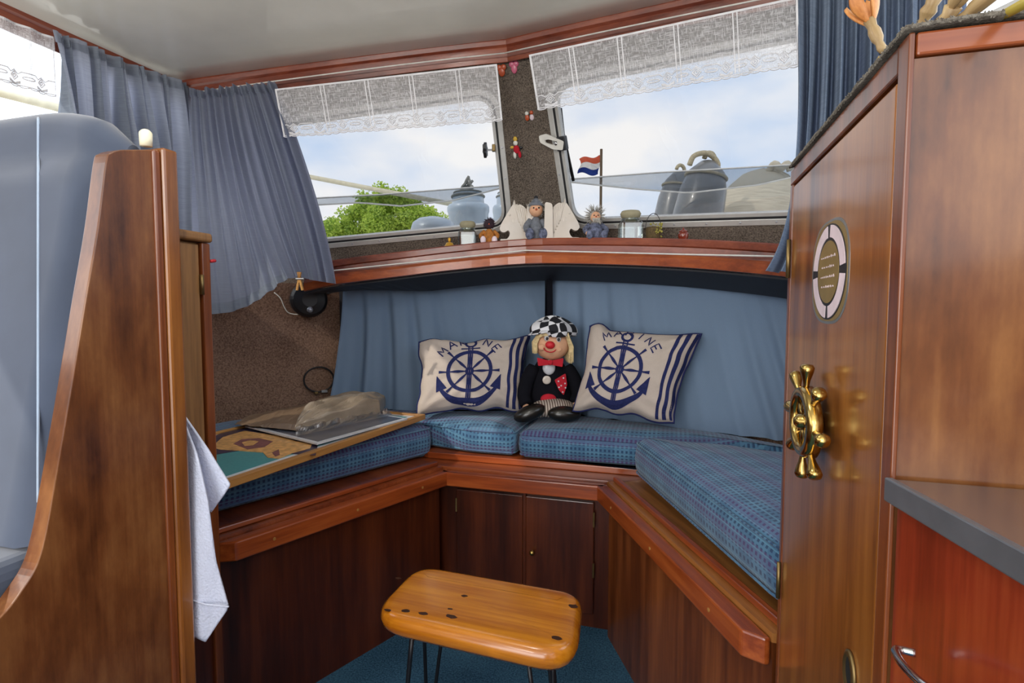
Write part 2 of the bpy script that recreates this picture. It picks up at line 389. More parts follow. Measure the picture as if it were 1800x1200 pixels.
W = {}
def props(o, label=None, cat=None, group=None, kind=None):
    if label: o['label'] = label
    if cat: o['category'] = cat
    if group: o['group'] = group
    if kind: o['kind'] = kind
    return o
def thing(name, label, cat, loc, group=None, rot=None):
    o = bpy.data.objects.new(name, None); SC.collection.objects.link(o)
    m = loc if isinstance(loc, Matrix) else T(loc)
    o.matrix_basis = m; W[o] = m; o.empty_display_size = .03
    return props(o, label, cat, group)
def obj(name, mb, mat, parent=None, m=None, smooth=False, bevel=0, seg=2, sub=0, solid=0, label=None, cat=None, group=None, kind=None, weld=False):
    if m is None:
        if parent is not None: m = W[parent]
        else:
            xs = [p.x for p in mb.v]; ys = [p.y for p in mb.v]; zs = [p.z for p in mb.v]
            m = T(((min(xs) + max(xs)) / 2, (min(ys) + max(ys)) / 2, min(zs)))
    inv = m.inverted()
    me = bpy.data.meshes.new(name); me.from_pydata([inv @ p for p in mb.v], [], mb.f)
    if mb.uv and len(mb.uv) == len(mb.v):
        ul = me.uv_layers.new(name='UVMap')
        for lp in me.loops: ul.data[lp.index].uv = mb.uv[lp.vertex_index]
    bm = bmesh.new(); bm.from_mesh(me)
    if weld: bmesh.ops.remove_doubles(bm, verts=bm.verts, dist=1e-5)
    bmesh.ops.recalc_face_normals(bm, faces=bm.faces); bm.to_mesh(me); bm.free()
    if smooth: me.polygons.foreach_set('use_smooth', [True] * len(me.polygons))
    mats = mat if isinstance(mat, list) else [mat]
    for q in mats: me.materials.append(M[q] if isinstance(q, str) else q)
    o = bpy.data.objects.new(name, me); SC.collection.objects.link(o); W[o] = m
    if parent is not None: o.parent = parent; o.matrix_basis = W[parent].inverted() @ m
    else: o.matrix_basis = m
    if bevel:
        b = o.modifiers.new('bevel', 'BEVEL'); b.width = bevel; b.segments = seg; b.limit_method = 'ANGLE'; b.angle_limit = R(35)
    if solid:
        b = o.modifiers.new('solid', 'SOLIDIFY'); b.thickness = solid; b.offset = 0
    if sub:
        b = o.modifiers.new('sub', 'SUBSURF'); b.levels = sub; b.render_levels = sub
    return props(o, label, cat, group, kind)
def struct(name, mb, mat, **k): return obj(name, mb, mat, kind='structure', **k)
def copytree(o, parent=None):
    c = o.copy(); SC.collection.objects.link(c)
    if parent: c.parent = parent
    W[c] = W[o]
    for ch in list(o.children): copytree(ch, c)
    return c
def lerp(a, b, t): return a + (b - a) * t
def pl(pts, t):
    """point on polyline with knots [(t,value),...]"""
    for i in range(len(pts) - 1):
        a, b = pts[i], pts[i + 1]
        if t <= b[0] or i == len(pts) - 2:
            k = (t - a[0]) / (b[0] - a[0]); return lerp(a[1], b[1], k)
def smoothpath(pts, n=8):
    pts = [V(p) for p in pts]; out = []
    for i in range(len(pts) - 1):
        p0 = pts[max(0, i - 1)]; p1 = pts[i]; p2 = pts[i + 1]; p3 = pts[min(len(pts) - 1, i + 2)]
        for k in range(n):
            t = k / n
            out.append(.5 * ((2 * p1) + (p2 - p0) * t + (2 * p0 - 5 * p1 + 4 * p2 - p3) * t * t + (3 * p1 - p0 - 3 * p2 + p3) * t ** 3))
    out.append(pts[-1]); return out
def roundpoly(pts, r, n=6):
    out = []; k = len(pts)
    for i in range(k):
        p = V(pts[i]); a = V(pts[i - 1]) - p; b = V(pts[(i + 1) % k]) - p
        rr = r[i] if isinstance(r, (list, tuple)) else r
        rr = min(rr, a.length * .49, b.length * .49); a = p + a.normalized() * rr; b = p + b.normalized() * rr
        for j in range(n + 1):
            t = j / n; out.append(a * (1 - t) ** 2 + p * 2 * t * (1 - t) + b * t * t)
    return out
def offset(poly, d):
    """offset closed 2D polygon outward (CCW) by d"""
    k = len(poly); out = []
    area = sum(poly[i - 1][0] * poly[i][1] - poly[i][0] * poly[i - 1][1] for i in range(k)); sg = 1 if area > 0 else -1
    for i in range(k):
        a = V(poly[i - 1][:2]); p = V(poly[i][:2]); b = V(poly[(i + 1) % k][:2])
        e1 = (p - a); e2 = (b - p)
        e1 = e1.normalized() if e1.length > 1e-7 else e2.normalized(); e2 = e2.normalized() if e2.length > 1e-7 else e1
        n1 = V((e1.y, -e1.x)); n2 = V((e2.y, -e2.x)); n = (n1 + n2).normalized(); c = max(.4, n.dot(n1))
        out.append(p + n * (d * sg / c))
    return out

# ------------------------------------------------------------------ shell geometry
XC = -.55; HW = 1.13
TLc = V((-1.68, 1.53, 1.763)); AP = V((XC, 1.81, 1.882)); TRc = V((.58, 1.53, 1.812))
DN = V((0, .30, -.65))
def zc(x): return 1.882 - (.119 if x < XC else .070) * abs((x - XC) / HW) ** 1.15
def ytop(x): return 1.81 - .28 * abs(x - XC) / HW
b = MB().sheet(lambda u, v: V((lerp(-1.9, .8, u), lerp(-1.4, 2.2, v), -.02)), 1, 1)
fl = MB().box(-1.9, .8, -1.4, 2.3, -.04, 0); struct('floor', fl, 'blue_carpet')
c = MB()
def cf(u, v):
    x = lerp(-1.74, .64, u); y = lerp(-1.4, ytop(x) + .02, v)
    return V((x, y, zc(x) + .021 + .0025 * noise.noise(V((x * 3, y * 3, 0)))))
c.sheet(cf, 32, 24); struct('ceiling', c, 'vinyl', smooth=True, solid=.01)

# lower hull sides and bow bulkhead (brown carpet / dark)
def wallstrip(pts, z0, z1, th=.02):
    mb = MB()
    for a, b in zip(pts[:-1], pts[1:]):
        a = V((a[0], a[1], 0)); b = V((b[0], b[1], 0)); n = (b - a).normalized(); n = V((-n.y, n.x, 0)) * th
        za, zb = (z0, z1)
        mb.hexa([a + V((0, 0, z0)), b + V((0, 0, z0)), b + n + V((0, 0, z0)), a + n + V((0, 0, z0))],
                [a + V((0, 0, z1)), b + V((0, 0, z1)), b + n + V((0, 0, z1)), a + n + V((0, 0, z1))])
    return mb
WL = [(-1.72, -1.4), (-1.72, 1.2), (-1.66, 1.62), (-1.31, 1.93)]
WR = [(.22, 1.93), (.56, 1.62), (.62, 1.2), (.62, -1.4)]
leftw = wallstrip(WL, 0, 1.10)
rightw = wallstrip(WR, 0, 1.10)
# upper side walls with a window opening
def sidewall(x, th, mb, y0, y1, z0, z1, front):
    m = frame((x, 0, 0), (0, 1, 0), (1, 0, 0)) if x < XC else frame((x, 0, 0), (0, 1, 0), (1, 0, 0))
    # local x = world y, local z = world x, local y = -world z
    outer = [(-1.4, -1.10), (front[0], -1.10), (front[1], -1.84), (-1.4, -1.84)]
    hole = roundpoly([V((y0, -z0)), V((y1, -z0)), V((y1 - .12, -z1)), V((y0, -z1))], .06)
    tr = tessellate_polygon([[V((p[0], p[1], 0)) for p in outer], [V((p[0], p[1], 0)) for p in hole]])
    allp = outer + [tuple(h) for h in hole]
    for h in (0, th): mb.add([m @ V((p[0], p[1], h)) for p in allp], tr)
    n = len(hole); mb.add([m @ V((p[0], p[1], h)) for h in (0, th) for p in hole], [(i, (i + 1) % n, n + (i + 1) % n, n + i) for i in range(n)])
    return m, hole
mL, holeL = sidewall(-1.70, -.02, leftw, -.9, 1.50, 1.20, 1.70, (1.90, 1.54))
mR, holeR = sidewall(.60, .02, rightw, -.9, 1.50, 1.20, 1.70, (1.90, 1.54))
struct('wall_left', leftw, 'brown_carpet'); struct('wall_right', rightw, 'brown_carpet')
# dark bow bulkhead behind the lower curtains
bw = wallstrip([(-1.31, 1.93), (-.545, 2.20), (.22, 1.93)], 0, 1.16)
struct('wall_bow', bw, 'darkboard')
# aft: open companionway in a bulkhead behind the camera
aft = MB(); aft.box(-1.72, -1.25, -1.42, -1.40, 0, 1.84); aft.box(.12, .62, -1.42, -1.40, 0, 1.84)
struct('wall_aft', aft, 'mahog_z')

# windscreen: two raked panels meeting at the centre post
def panelplane(tl, tr):
    ex = (tr - tl).normalized(); n = ex.cross(DN).normalized()
    if n.dot(V((0, -1, 0))) < 0: n = -n
    ey = n.cross(ex); return frame(tl, ex, n)
mPL = panelplane(TLc, AP); mPR = panelplane(AP, TRc)
def topl(m, px, py):
    q = m.inverted() @ PP(px, py, m.translation, m.to_3x3().col[2]); return V((q.x, q.y))
def loc2(m, p): q = m.inverted() @ V(p); return V((q.x, q.y))
wf = MB(); holes = []
for m, q4, pts in ((mPL, (TLc, AP, AP + DN * 1.12, TLc + DN * 1.12), [(330, 238), (868, 163), (893, 398), (352, 448)]),
                   (mPR, (AP, TRc, TRc + DN * 1.12, AP + DN * 1.12), [(966, 150), (1600, 20), (1560, 378), (1002, 394)])):
    hole = roundpoly([topl(m, *p) for p in pts], .075, 8); holes.append(hole)
    outer = [loc2(m, p) for p in q4]
    allp = outer + hole; tr = tessellate_polygon([[V((p[0], p[1], 0)) for p in outer], [V((p[0], p[1], 0)) for p in hole]])
    for h in (0, -.03): wf.add([m @ V((p[0], p[1], h)) for p in allp], tr)
    n = len(hole); wf.add([m @ V((p[0], p[1], h)) for h in (0, -.03) for p in hole], [(i, (i + 1) % n, n + (i + 1) % n, n + i) for i in range(n)])
struct('wall_front', wf, 'grey_carpet')
def window(name, m, hole, sgn=1):
    inn = offset(hole, -.007); out = offset(hole, .020)
    f = struct(name, MB().ring(hole, out, -.02 * sgn, .006 * sgn, m), 'alu', smooth=False, bevel=.002)
    obj('gasket', MB().ring(inn, hole, -.022 * sgn, .003 * sgn, m), 'gasket', f)
    obj('inner_frame', MB().ring(offset(hole, -.018), inn, -.024 * sgn, .001 * sgn, m), 'alu', f)
    obj('pane', MB().prism(inn, -.014 * sgn, -.012 * sgn, m), 'pane', f)
    k = len(out); mid = offset(hole, .010)
    for i in range(0, k):
        a = V(mid[i]); b2 = V(mid[(i + 1) % k]); d = (b2 - a).length
        if d > .12:
            for q in range(1, int(d / .11) + 1):
                p = a.lerp(b2, q / (int(d / .11) + 1))
                obj('screw', MB().lathe([(.0001, .0085 * sgn), (.0035, .008 * sgn), (.004, .005 * sgn)], n=8, m=m @ T(p.x, p.y, 0)), 'steel', f)
    return f
w1 = window('window_1', mPL, holes[0]); w2 = window('window_2', mPR, holes[1])
w3 = window('window_3', mL, holeL, 1); w4 = window('window_4', mR, holeR, -1)

# crown mouldings
prof = [(0, -.043), (.005, -.043), (.006, -.028), (.008, -.028), (.010, -.018), (.014, -.016), (.015, .000), (.024, .005), (.027, .018), (.027, .024), (0, .024)]
def sweep(mb, path, prof):
    n = len(prof); vs = []
    for p, d in path:
        for a, z in prof: vs.append(V(p) + V(d) * a + V((0, 0, z)))
    fs = [(i * n + j, i * n + (j + 1) % n, (i + 1) * n + (j + 1) % n, (i + 1) * n + j) for i in range(len(path) - 1) for j in range(n)]
    fs += [tuple(range(n - 1, -1, -1)), tuple((len(path) - 1) * n + j for j in range(n))]
    return mb.add(vs, fs)
def fpath(x0, x1, d0, dm, d1, k=10):
    out = []
    for i in range(k + 1):
        x = lerp(x0, x1, i / k); d = d0 if i == 0 else d1 if i == k else dm
        out.append((V((x, ytop(x) - .0, zc(x) - .004)), V((d[0], d[1], 0))))
    return out
nl = (.2405, -.971); nr = (-.2405, -.971)
struct('trim_1', sweep(MB(), fpath(-1.68, XC, (1, -.782), nl, (0, -1.03)), prof), 'red_x')
struct('trim_2', sweep(MB(), fpath(XC, .58, (0, -1.03), nr, (-1, -.782)), prof), 'red_x')
struct('trim_3', sweep(MB(), [(V((-1.68, 1.53, 1.759)), V((1, -.782, 0))), (V((-1.70, -1.39, 1.81)), V((1, 0, 0)))], prof), 'red_y')
struct('trim_4', sweep(MB(), [(V((.58, 1.53, 1.808)), V((-1, -.782, 0))), (V((.60, -1.39, 1.85)), V((-1, 0, 0)))], prof), 'red_y')
wire = MB()
wire.tube([p + V((d.x * .045, d.y * .045, -.033)) for p, d in fpath(-1.6, XC, nl, nl, (0, -1.03), 6)], .0022, 6)
wire.tube([p + V((d.x * .045, d.y * .045, -.033)) for p, d in fpath(XC, .56, (0, -1.03), nr, nr, 6)], .0022, 6)
obj('curtain_wire', wire, 'cord', smooth=True, label='thin cream curtain wire running just below the ceiling moulding', cat='wire')

# ------------------------------------------------------------------ shelf under the windscreen
LF = [PY(535, 468, 1.625), PY(595, 456, 1.67), PY(700, 443, 1.735), PY(800, 431, 1.79), PY(925, 420, 1.85), PY(1050, 418, 1.815), PY(1200, 420, 1.745), PY(1350, 427, 1.64), PY(1480, 436, 1.53)]
LF = smoothpath(LF, 4)
def zs(x):
    for a, b in zip(LF[:-1], LF[1:]):
        if a.x <= x <= b.x: return lerp(a.z, b.z, (x - a.x) / (b.x - a.x))
    return LF[0].z if x < LF[0].x else LF[-1].z
sh = thing('window_shelf', 'curved mahogany shelf with a moulded front edge below the windscreen', 'shelf', (XC, 1.9, zs(XC) - .02))
mb = MB(); n = len(LF)
def yback(x, z): # windscreen plane y at this x and z
    return ytop(x) + (zc(x) - z) * .30 / .65 - .012
vs = []
for p in LF:
    z = p.z - .006; vs += [V((p.x, p.y + .006, z)), V((p.x, yback(p.x, z) - .005, z)), V((p.x, p.y + .006, z - .016)), V((p.x, yback(p.x, z) - .005, z - .016))]
fs = []
for i in range(n - 1):
    a = i * 4; c_ = a + 4; fs += [(a, c_, c_ + 1, a + 1), (a + 2, a + 3, c_ + 3, c_ + 2), (a, a + 2, c_ + 2, c_), (a + 1, c_ + 1, c_ + 3, a + 3)]
fs += [(0, 1, 3, 2), (4 * n - 4, 4 * n - 2, 4 * n - 1, 4 * n - 3)]
mb.add(vs, fs); obj('shelf_board', mb, 'mahog_x', sh)
def fdir(i):
    a = LF[max(0, i - 1)]; b = LF[min(n - 1, i + 1)]; d = (b - a); d.z = 0; d.normalize(); return V((d.y, -d.x, 0))
obj('fascia', sweep(MB(), [(LF[i], fdir(i)) for i in range(n)], [(-.012, -.088), (.002, -.088), (.004, -.050), (.004, -.026), (.010, -.022), (.012, -.004), (.008, 0), (-.012, 0)]), 'red_x', sh)
obj('lower_moulding', sweep(MB(), [(LF[i], fdir(i)) for i in range(n)], [(.002, -.088), (.016, -.086), (.018, -.060), (.012, -.050), (.002, -.050)]), 'rail_x', sh)
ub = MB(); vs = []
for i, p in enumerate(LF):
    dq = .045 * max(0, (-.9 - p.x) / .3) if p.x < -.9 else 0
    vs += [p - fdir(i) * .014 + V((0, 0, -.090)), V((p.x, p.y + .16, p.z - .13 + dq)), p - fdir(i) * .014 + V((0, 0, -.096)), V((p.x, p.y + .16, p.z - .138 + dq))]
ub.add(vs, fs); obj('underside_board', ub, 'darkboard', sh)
# taut cord in front of the shelf
pc = [PY(524, 482, 1.560), PY(600, 474, 1.645), PY(925, 440, 1.825), PY(1200, 447, 1.71), PY(1398, 451, 1.56)]
cb = MB().tube(pc, .0024, 6)
cd_ = obj('drying_cord', cb, 'cord', smooth=True, label='white cord stretched along the front of the windscreen shelf', cat='cord')
obj('hook', MB().tube([PY(925, 440, 1.825), PY(925, 440, 1.84)], .004, 8), 'dullbrass', cd_)

# ------------------------------------------------------------------ benches
def bench_rail(mb, a, b, side):
    pass
ZT = .48
trimL = [PZ(383, 955, .47), PZ(778, 828, .47)]; trimR = [PZ(1062, 848, .47), PZ(1345, 1122, .47)]
LA, LB = trimL; RA, RB = trimR
yb = (LB.y + RA.y) / 2; LB.y = RA.y = yb
# back bench
bb = thing('bow_bench', 'dark mahogany bow bench with two cupboard doors below the middle seats', 'bench', ((LB.x + RA.x) / 2, yb + .2, 0))
obj('top_board', MB().prism([(LB.x - .06, yb + .012), (RA.x + .06, yb + .012), (.20, 1.88), (-.545, 2.14), (-1.22, 1.92)], .462, .478), 'mahog_x', bb, bevel=.002)
obj('seat_board', MB().prism([(LB.x - .10, yb + .085), (RA.x + .12, yb + .085), (.20, 1.86), (-.545, 2.12), (-1.22, 1.90)], .479, .500), 'rail_x', bb, bevel=.003)
obj('edge_rail', MB().box(LB.x - .004, RA.x + .004, yb - .022, yb + .011, .424, .470), 'rail_x', bb, bevel=.004)
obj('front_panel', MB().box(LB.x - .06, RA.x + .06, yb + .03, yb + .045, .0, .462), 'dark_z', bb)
dw = (RA.x - LB.x)
d0 = LB.x + .035; d1 = LB.x + dw * .505; d2 = LB.x + dw * .525; d3 = RA.x - .03
for k, (x0, x1) in enumerate(((d0, d1), (d2, d3))):
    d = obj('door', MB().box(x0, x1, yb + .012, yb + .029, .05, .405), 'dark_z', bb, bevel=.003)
    hx = x0 if k == 0 else x1
    for z0 in ((.33,) if k == 0 else (.33, .17)):
        obj('hinge', MB().tube([(hx, yb + .012, z0), (hx, yb + .012, z0 + .045)], .0035, 8), 'dullbrass', d)
    if k == 1:
        kp = PY(937, 968, yb + .012)
        obj('knob', MB().lathe([(.003, 0), (.003, .008), (.008, .012), (.009, .017), (.005, .022), (.0005, .023)], n=14, m=frame((kp.x, yb + .012, kp.z), (1, 0, 0), (0, -1, 0))), 'brass', d, smooth=True)
obj('stile', MB().box(d1 + .001, d2 - .001, yb + .016, yb + .030, .04, .42), 'dark_z', bb)
# side benches
def side_bench(A, B, label, wallside, ends):
    d = (B - A); d.z = 0; ln = d.length; d.normalize(); up = V((0, 0, 1))
    out = V((-d.y, d.x, 0)) * wallside                # from the rail toward the hull
    m = frame((A.x, A.y, 0), d, up)
    r = thing('side_bench', label, 'bench', m)
    s = wallside
    def bx(x0, x1, o0, o1, z0, z1):
        y0, y1 = (o0, o1) if s > 0 else (-o1, -o0)
        return MB(m).box(x0, x1, y0, y1, z0, z1)
    nc = .03
    rail = [(0 if ends[0] else 0, 0)]
    ya = lambda o: o * s
    poly = [(0 + (nc if ends[0] else 0), ya(-.024)), (ln - (nc if ends[1] else 0), ya(-.024)), (ln, ya(.0)), (ln, ya(.011)), (0, ya(.011)), (0, ya(0))]
    obj('edge_rail', MB(m).prism(poly, .424, .470), 'rail_x', r, m, bevel=.004)
    obj('inner_strip', bx(0, ln, .030, .046, .4785, .492), 'rail_x', r, m, bevel=.003)
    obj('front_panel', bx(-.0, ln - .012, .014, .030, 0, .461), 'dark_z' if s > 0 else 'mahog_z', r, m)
    if not ends[0]: pass
    for k in range(3):
        x = ln * (k + .5) / 3
        obj('screw_plug', MB().lathe([(.004, 0), (.004, .001), (.0005, .0012)], n=8, m=m @ frame((x, ya(-.0242), .447), (1, 0, 0), (0, -s, 0))), 'frame_x', r, m)
    return r, m, ln, out, bx
rl, mBL, lnL, outL, bxL = side_bench(V((LA.x, LA.y, 0)), V((LB.x, LB.y, 0)), 'dark mahogany bench base on the left with an orange edge rail', 1, (True, False))
obj('top_board', MB().prism([tuple((mBL @ V((0, .012, 0)))[:2]), tuple((mBL @ V((lnL, .012, 0)))[:2]), (LB.x - .062, yb + .02), (-1.20, 1.90), (-1.29, 1.90), (-1.62, 1.60), (-1.68, 1.2), (-1.68, LA.y)], .462, .478), 'mahog_y', rl)
rr_, mBR, lnR, outR, bxR = side_bench(V((RB.x, RB.y, 0)), V((RA.x, RA.y, 0)), 'mahogany bench base on the right, its edge rail ending beside the tall cabinet', -1, (True, False))
obj('top_board', MB().prism([tuple((mBR @ V((0, -.012, 0)))[:2]), tuple((mBR @ V((lnR, -.012, 0)))[:2]), (RA.x + .062, yb + .02), (.19, 1.87), (.53, 1.60), (.58, 1.2), (.58, RB.y)], .462, .478), 'teak_x', rr_)

# ------------------------------------------------------------------ cushions
def cushion(outline, z0, z1, r, m, rc=.03, bulge=.012, droop=0):
    """outline world XY (list), rounded top and bottom edges, world coords"""
    base = roundpoly([V(p) for p in outline], rc, 4)
    # resample long edges
    rs = []
    for i in range(len(base)):
        a = V(base[i]); b_ = V(base[(i + 1) % len(base)]); k = max(1, int((b_ - a).length / .03))
        for j in range(k): rs.append(a.lerp(b_, j / k))
    n = len(rs); rings = []
    for k in range(9):
        a = -PI / 2 + PI * k / 8; rings.append((r * (1 - math.cos(a)), (z0 + z1) / 2 + (z1 - z0) / 2 * (abs(math.sin(a)) ** .75) * (1 if a > 0 else -1)))
    mb = MB(); cx = sum(p.x for p in rs) / n; cy = sum(p.y for p in rs) / n
    vs = []
    for k, (ins, z) in enumerate(rings):
        of = offset(rs, -ins)
        for p in of:
            w_ = .004 * noise.noise(V((p.x * 9, p.y * 9, z * 6)))
            vs.append(V((p.x, p.y, z + (w_ if z > z0 + .01 else 0))))
    nr_ = len(rings); last = offset(rs, -r)
    for t in (.85, .65, .4, .15):
        for p in last:
            q = V((lerp(cx, p.x, t), lerp(cy, p.y, t)))
            vs.append(V((q.x, q.y, z1 + bulge * (1 - t ** 3) + .005 * noise.noise(V((q.x * 7, q.y * 7, 1))))))
    fs = []
    tot = nr_ + 4
    for k in range(tot - 1):
        for i in range(n):
            j = (i + 1) % n; fs.append((k * n + i, k * n + j, (k + 1) * n + j, (k + 1) * n + i))
    vs.append(V((cx, cy, z1 + bulge))); c0 = len(vs) - 1
    fs += [((tot - 1) * n + i, (tot - 1) * n + (i + 1) % n, c0) for i in range(n)]
    fs.append(tuple(range(n - 1, -1, -1)))
    mb.add(vs, fs); return mb, rs
def make_cushion(outline, z0, z1, m, label, seam=True, r=.032, rc=.03):
    t = thing('seat_cushion', label, 'cushion', m, 'woven seat cushions')
    mb, rs = cushion(outline, z0, z1, r, m, rc)
    obj('cover', mb, 'woven', t, m, smooth=True)
    zz = lerp(z0, z1, .86); zz2 = lerp(z0, z1, .14)
    for z, ins in ((zz, .006), (zz2, .006)):
        of = offset(rs, -ins)
        obj('piping', MB().tube([V((p.x, p.y, z)) for p in of], .0028, 6, closed=True), 'woven', t, m, smooth=True)
    return t
ZB, ZTp = .502, .595
fy = yb + .095
g0 = PZ(919, 770, .55).x
make_cushion([(LB.x + .045, fy), (g0 - .003, fy), (g0 - .003, 2.09), (-1.18, 1.87), (-1.05, 1.80)], ZB, ZTp, frame((g0, fy, ZB), (1, 0, 0), (0, 0, 1)), 'blue woven seat cushion at the bow, under the left printed pillow')
make_cushion([(g0 + .003, fy - .01), (RA.x + .13, fy - .01), (.20, 1.665), (.50, 1.60), (.50, 1.64), (.20, 1.875), (g0 + .003, 2.09)], ZB, ZTp, frame((g0, fy, ZB), (1, 0, 0), (0, 0, 1)), 'blue woven seat cushion at the bow, under the clown doll and right printed pillow')
# left long cushion
lc0 = PZ(352, 915, .482); lc1 = PZ(764, 800, .482)
dl = (lc1 - lc0).normalized()
make_cushion([(lc0.x, lc0.y), (lc1.x, lc1.y), (-1.06, 1.77), (-1.25, 1.86), (-1.56, 1.60), (-1.62, 1.2), (-1.62, lc0.y)], .482, .596, frame((lc0.x, lc0.y, .482), (dl.x, dl.y, 0), (0, 0, 1)), 'long blue woven seat cushion on the left bench under the framed picture', r=.036)
rc0 = PZ(1118, 838, .495); rc1 = PZ(1372, 1082, .495); dr = (rc0 - rc1).normalized()
rs_ = make_cushion([(rc1.x, rc1.y), (.50, rc1.y), (.52, 1.56), (.20, 1.64), (rc0.x + .03, rc0.y + .035), (rc0.x - .01, rc0.y)][::-1], .496, .616, frame((rc1.x, rc1.y, .48), (dr.x, dr.y, 0), (0, 0, 1)), 'bright blue woven seat cushion on the right bench beside the tall cabinet', r=.042, rc=.04)

# ------------------------------------------------------------------ tall cabinet on the right with ring sticker, wheel
XD = .165; YN = .48; YF = .90; ZC = 1.205
cab = thing('tall_cabinet', 'tall varnished wooden cabinet on the right with a narrow door', 'cabinet', ((XD + .66) / 2 + .0, (YN + YF) / 2, 0))
obj('side_panel', MB().box(XD + .005, .57, YN + .004, YN + .016, 0, ZC - .019), 'burl_z', cab)
obj('far_panel', MB().box(XD + .004, .57, YF - .014, YF, 0, ZC - .02), 'teak_z', cab)
# near face frame
obj('top_rail', MB().box(XD + .005, .57, YN, YN + .014, ZC - .018, ZC - .001), 'mahog_x', cab, bevel=.002)
obj('stile', MB().box(XD, XD + .004, YN, YN + .020, 0, ZC - .001), 'mahog_z', cab, bevel=.0012, seg=3)
obj('lid', MB().box(XD + .01, .57, YN + .014, YF, ZC - .02, ZC - .002), 'teak_x', cab)
# face frame around the door (plane X = XD)
fr = MB(); fr.box(XD, XD + .02, YN + .020, YF, ZC - .024, ZC - .001); fr.box(XD, XD + .02, YF - .016, YF, 0, ZC - .024); fr.box(XD + .005, XD + .02, YN + .018, YN + .024, 0, ZC - .024); fr.box(XD, XD + .02, YN + .024, YF - .016, 0, .05)
obj('face_frame', fr, 'mahog_z', cab, bevel=.002)
dr_ = obj('door', MB().box(XD + .001, XD + .018, YN + .024, YF - .020, .055, ZC - .028), 'teak_z', cab, bevel=.002)
obj('door_gap', MB().box(XD + .018, XD + .020, YN + .024, YF - .016, .05, ZC - .024), 'outlet', cab)
for px, py in ((1396, 452), (1369, 1012)):
    p = PX(px, py, XD); obj('hinge', MB().tube([(XD - .003, YF - .018, p.z - .028), (XD - .003, YF - .018, p.z + .028)], .003, 8), 'dullbrass', dr_, smooth=True)
fp = PX(1494, 1182, XD); mf = frame((XD, fp.y, fp.z), (0, 1, 0), (-1, 0, 0))
obj('finger_hole', MB().lathe([(.016, -.001), (.016, .0015), (.0125, .003), (.011, .0)], n=20, m=mf, sy=1.3), 'dullbrass', dr_, smooth=True)
obj('hole', MB().lathe([(.0115, -.001), (.0115, .0006), (.0001, .0008)], n=20, m=mf, sy=1.3), 'outlet', dr_)
# ring sticker
rp = PX(1459, 478, XD + .002)
mr_ = frame((XD + .0015, rp.y, rp.z), (0, -1, 0), (-1, 0, 0))   # local x toward the viewer side, y: up?
if (mr_.to_3x3() @ V((0, 1, 0))).z < 0: mr_ = frame((XD + .0015, rp.y, rp.z), (0, 1, 0), (-1, 0, 0))
tp = PX(1459, 385, XD + .002).z - rp.z; RH = tp * .97; RW = abs(PX(1490, 478, XD).y - PX(1426, 478, XD).y) / 2
st = thing('ring_sticker', 'oval lifebuoy sticker with gold centre and four lines of small lettering', 'sticker', mr_)
def ell(a, b_, n=40, a0=0, a1=2 * PI): return [(a * math.cos(a0 + (a1 - a0) * i / n), b_ * math.sin(a0 + (a1 - a0) * i / n)) for i in range(n)]
def sell(a, b_, n=40, e_=.72): return [(a * abs(math.cos(t)) ** e_ * (1 if math.cos(t) > 0 else -1), b_ * abs(math.sin(t)) ** e_ * (1 if math.sin(t) > 0 else -1)) for t in [2 * PI * i / n for i in range(n)]]
obj('backing', MB().prism(sell(RW, RH), .0, .0008, mr_), 'silver', st)
obj('backing_inset', MB().prism(sell(RW * .93, RH * .95), .0008, .0011, mr_), 'gold', st)
obj('ring_outline', MB().prism(ell(RW * .90, RH * .92), .0011, .0015, mr_), 'black', st)
for q in range(4):
    a0 = q * PI / 2 + .10; a1 = (q + 1) * PI / 2 - .10
    o1 = [(RW * .86 * math.cos(t), RH * .89 * math.sin(t)) for t in [a0 + (a1 - a0) * i / 12 for i in range(13)]]
    i1 = [(RW * .62 * math.cos(t), RH * .66 * math.sin(t)) for t in [a1 + (a0 - a1) * i / 12 for i in range(13)]]
    obj('ring_segment', MB().prism(o1 + i1, .0015, .0021, mr_), 'pinkwhite', st)
obj('centre', MB().prism(ell(RW * .56, RH * .60), .0015, .0020, mr_), 'gold', st)
lt = MB()
for r_ in range(4):
    x = -RW * (.34 if r_ % 2 else .38)
    while x < RW * .34:
        wv = RW * rnd.uniform(.04, .10); hh = RH * rnd.uniform(.02, .045); y = RH * (.28 - .19 * r_)
        lt.prism([(x, y), (x + wv * .35, y + hh), (x + wv * .6, y + hh), (x + wv, y), (x + wv * .7, y - hh * .4), (x + wv * .3, y + hh * .2)], .0020, .0023, mr_); x += wv + RW * .03
obj('lettering', lt, 'pinkwhite', st)
# brass ship wheel
wp = PX(1443, 742, XD); mw = frame((XD, wp.y, wp.z), (0, -1, 0), (-1, 0, 0))
if (mw.to_3x3() @ V((0, 1, 0))).z < 0: mw = frame((XD, wp.y, wp.z), (0, 1, 0), (-1, 0, 0))
RT = (PX(1443, 637, XD).z - PX(1443, 845, XD).z) / 2
wh = thing('brass_ship_wheel', 'polished brass ship wheel ornament mounted on the cabinet door', 'ornament', mw)
rad = RT * .56; mw0 = mw; mw = mw @ Matrix.Diagonal((1.28, 1, 1, 1))
obj('rim', MB().lathe([(rad * 1.10, .010), (rad * 1.08, .020), (rad, .024), (rad * .80, .024), (rad * .76, .019), (rad * .78, .010), (rad * 1.10, .010)], n=32, m=mw), 'brass', wh, smooth=True)
obj('hub', MB().lathe([(.012, 0), (.012, .014), (rad * .22, .016), (rad * .22, .024), (rad * .1, .028), (.0004, .029)], n=20, m=mw), 'brass', wh, smooth=True)
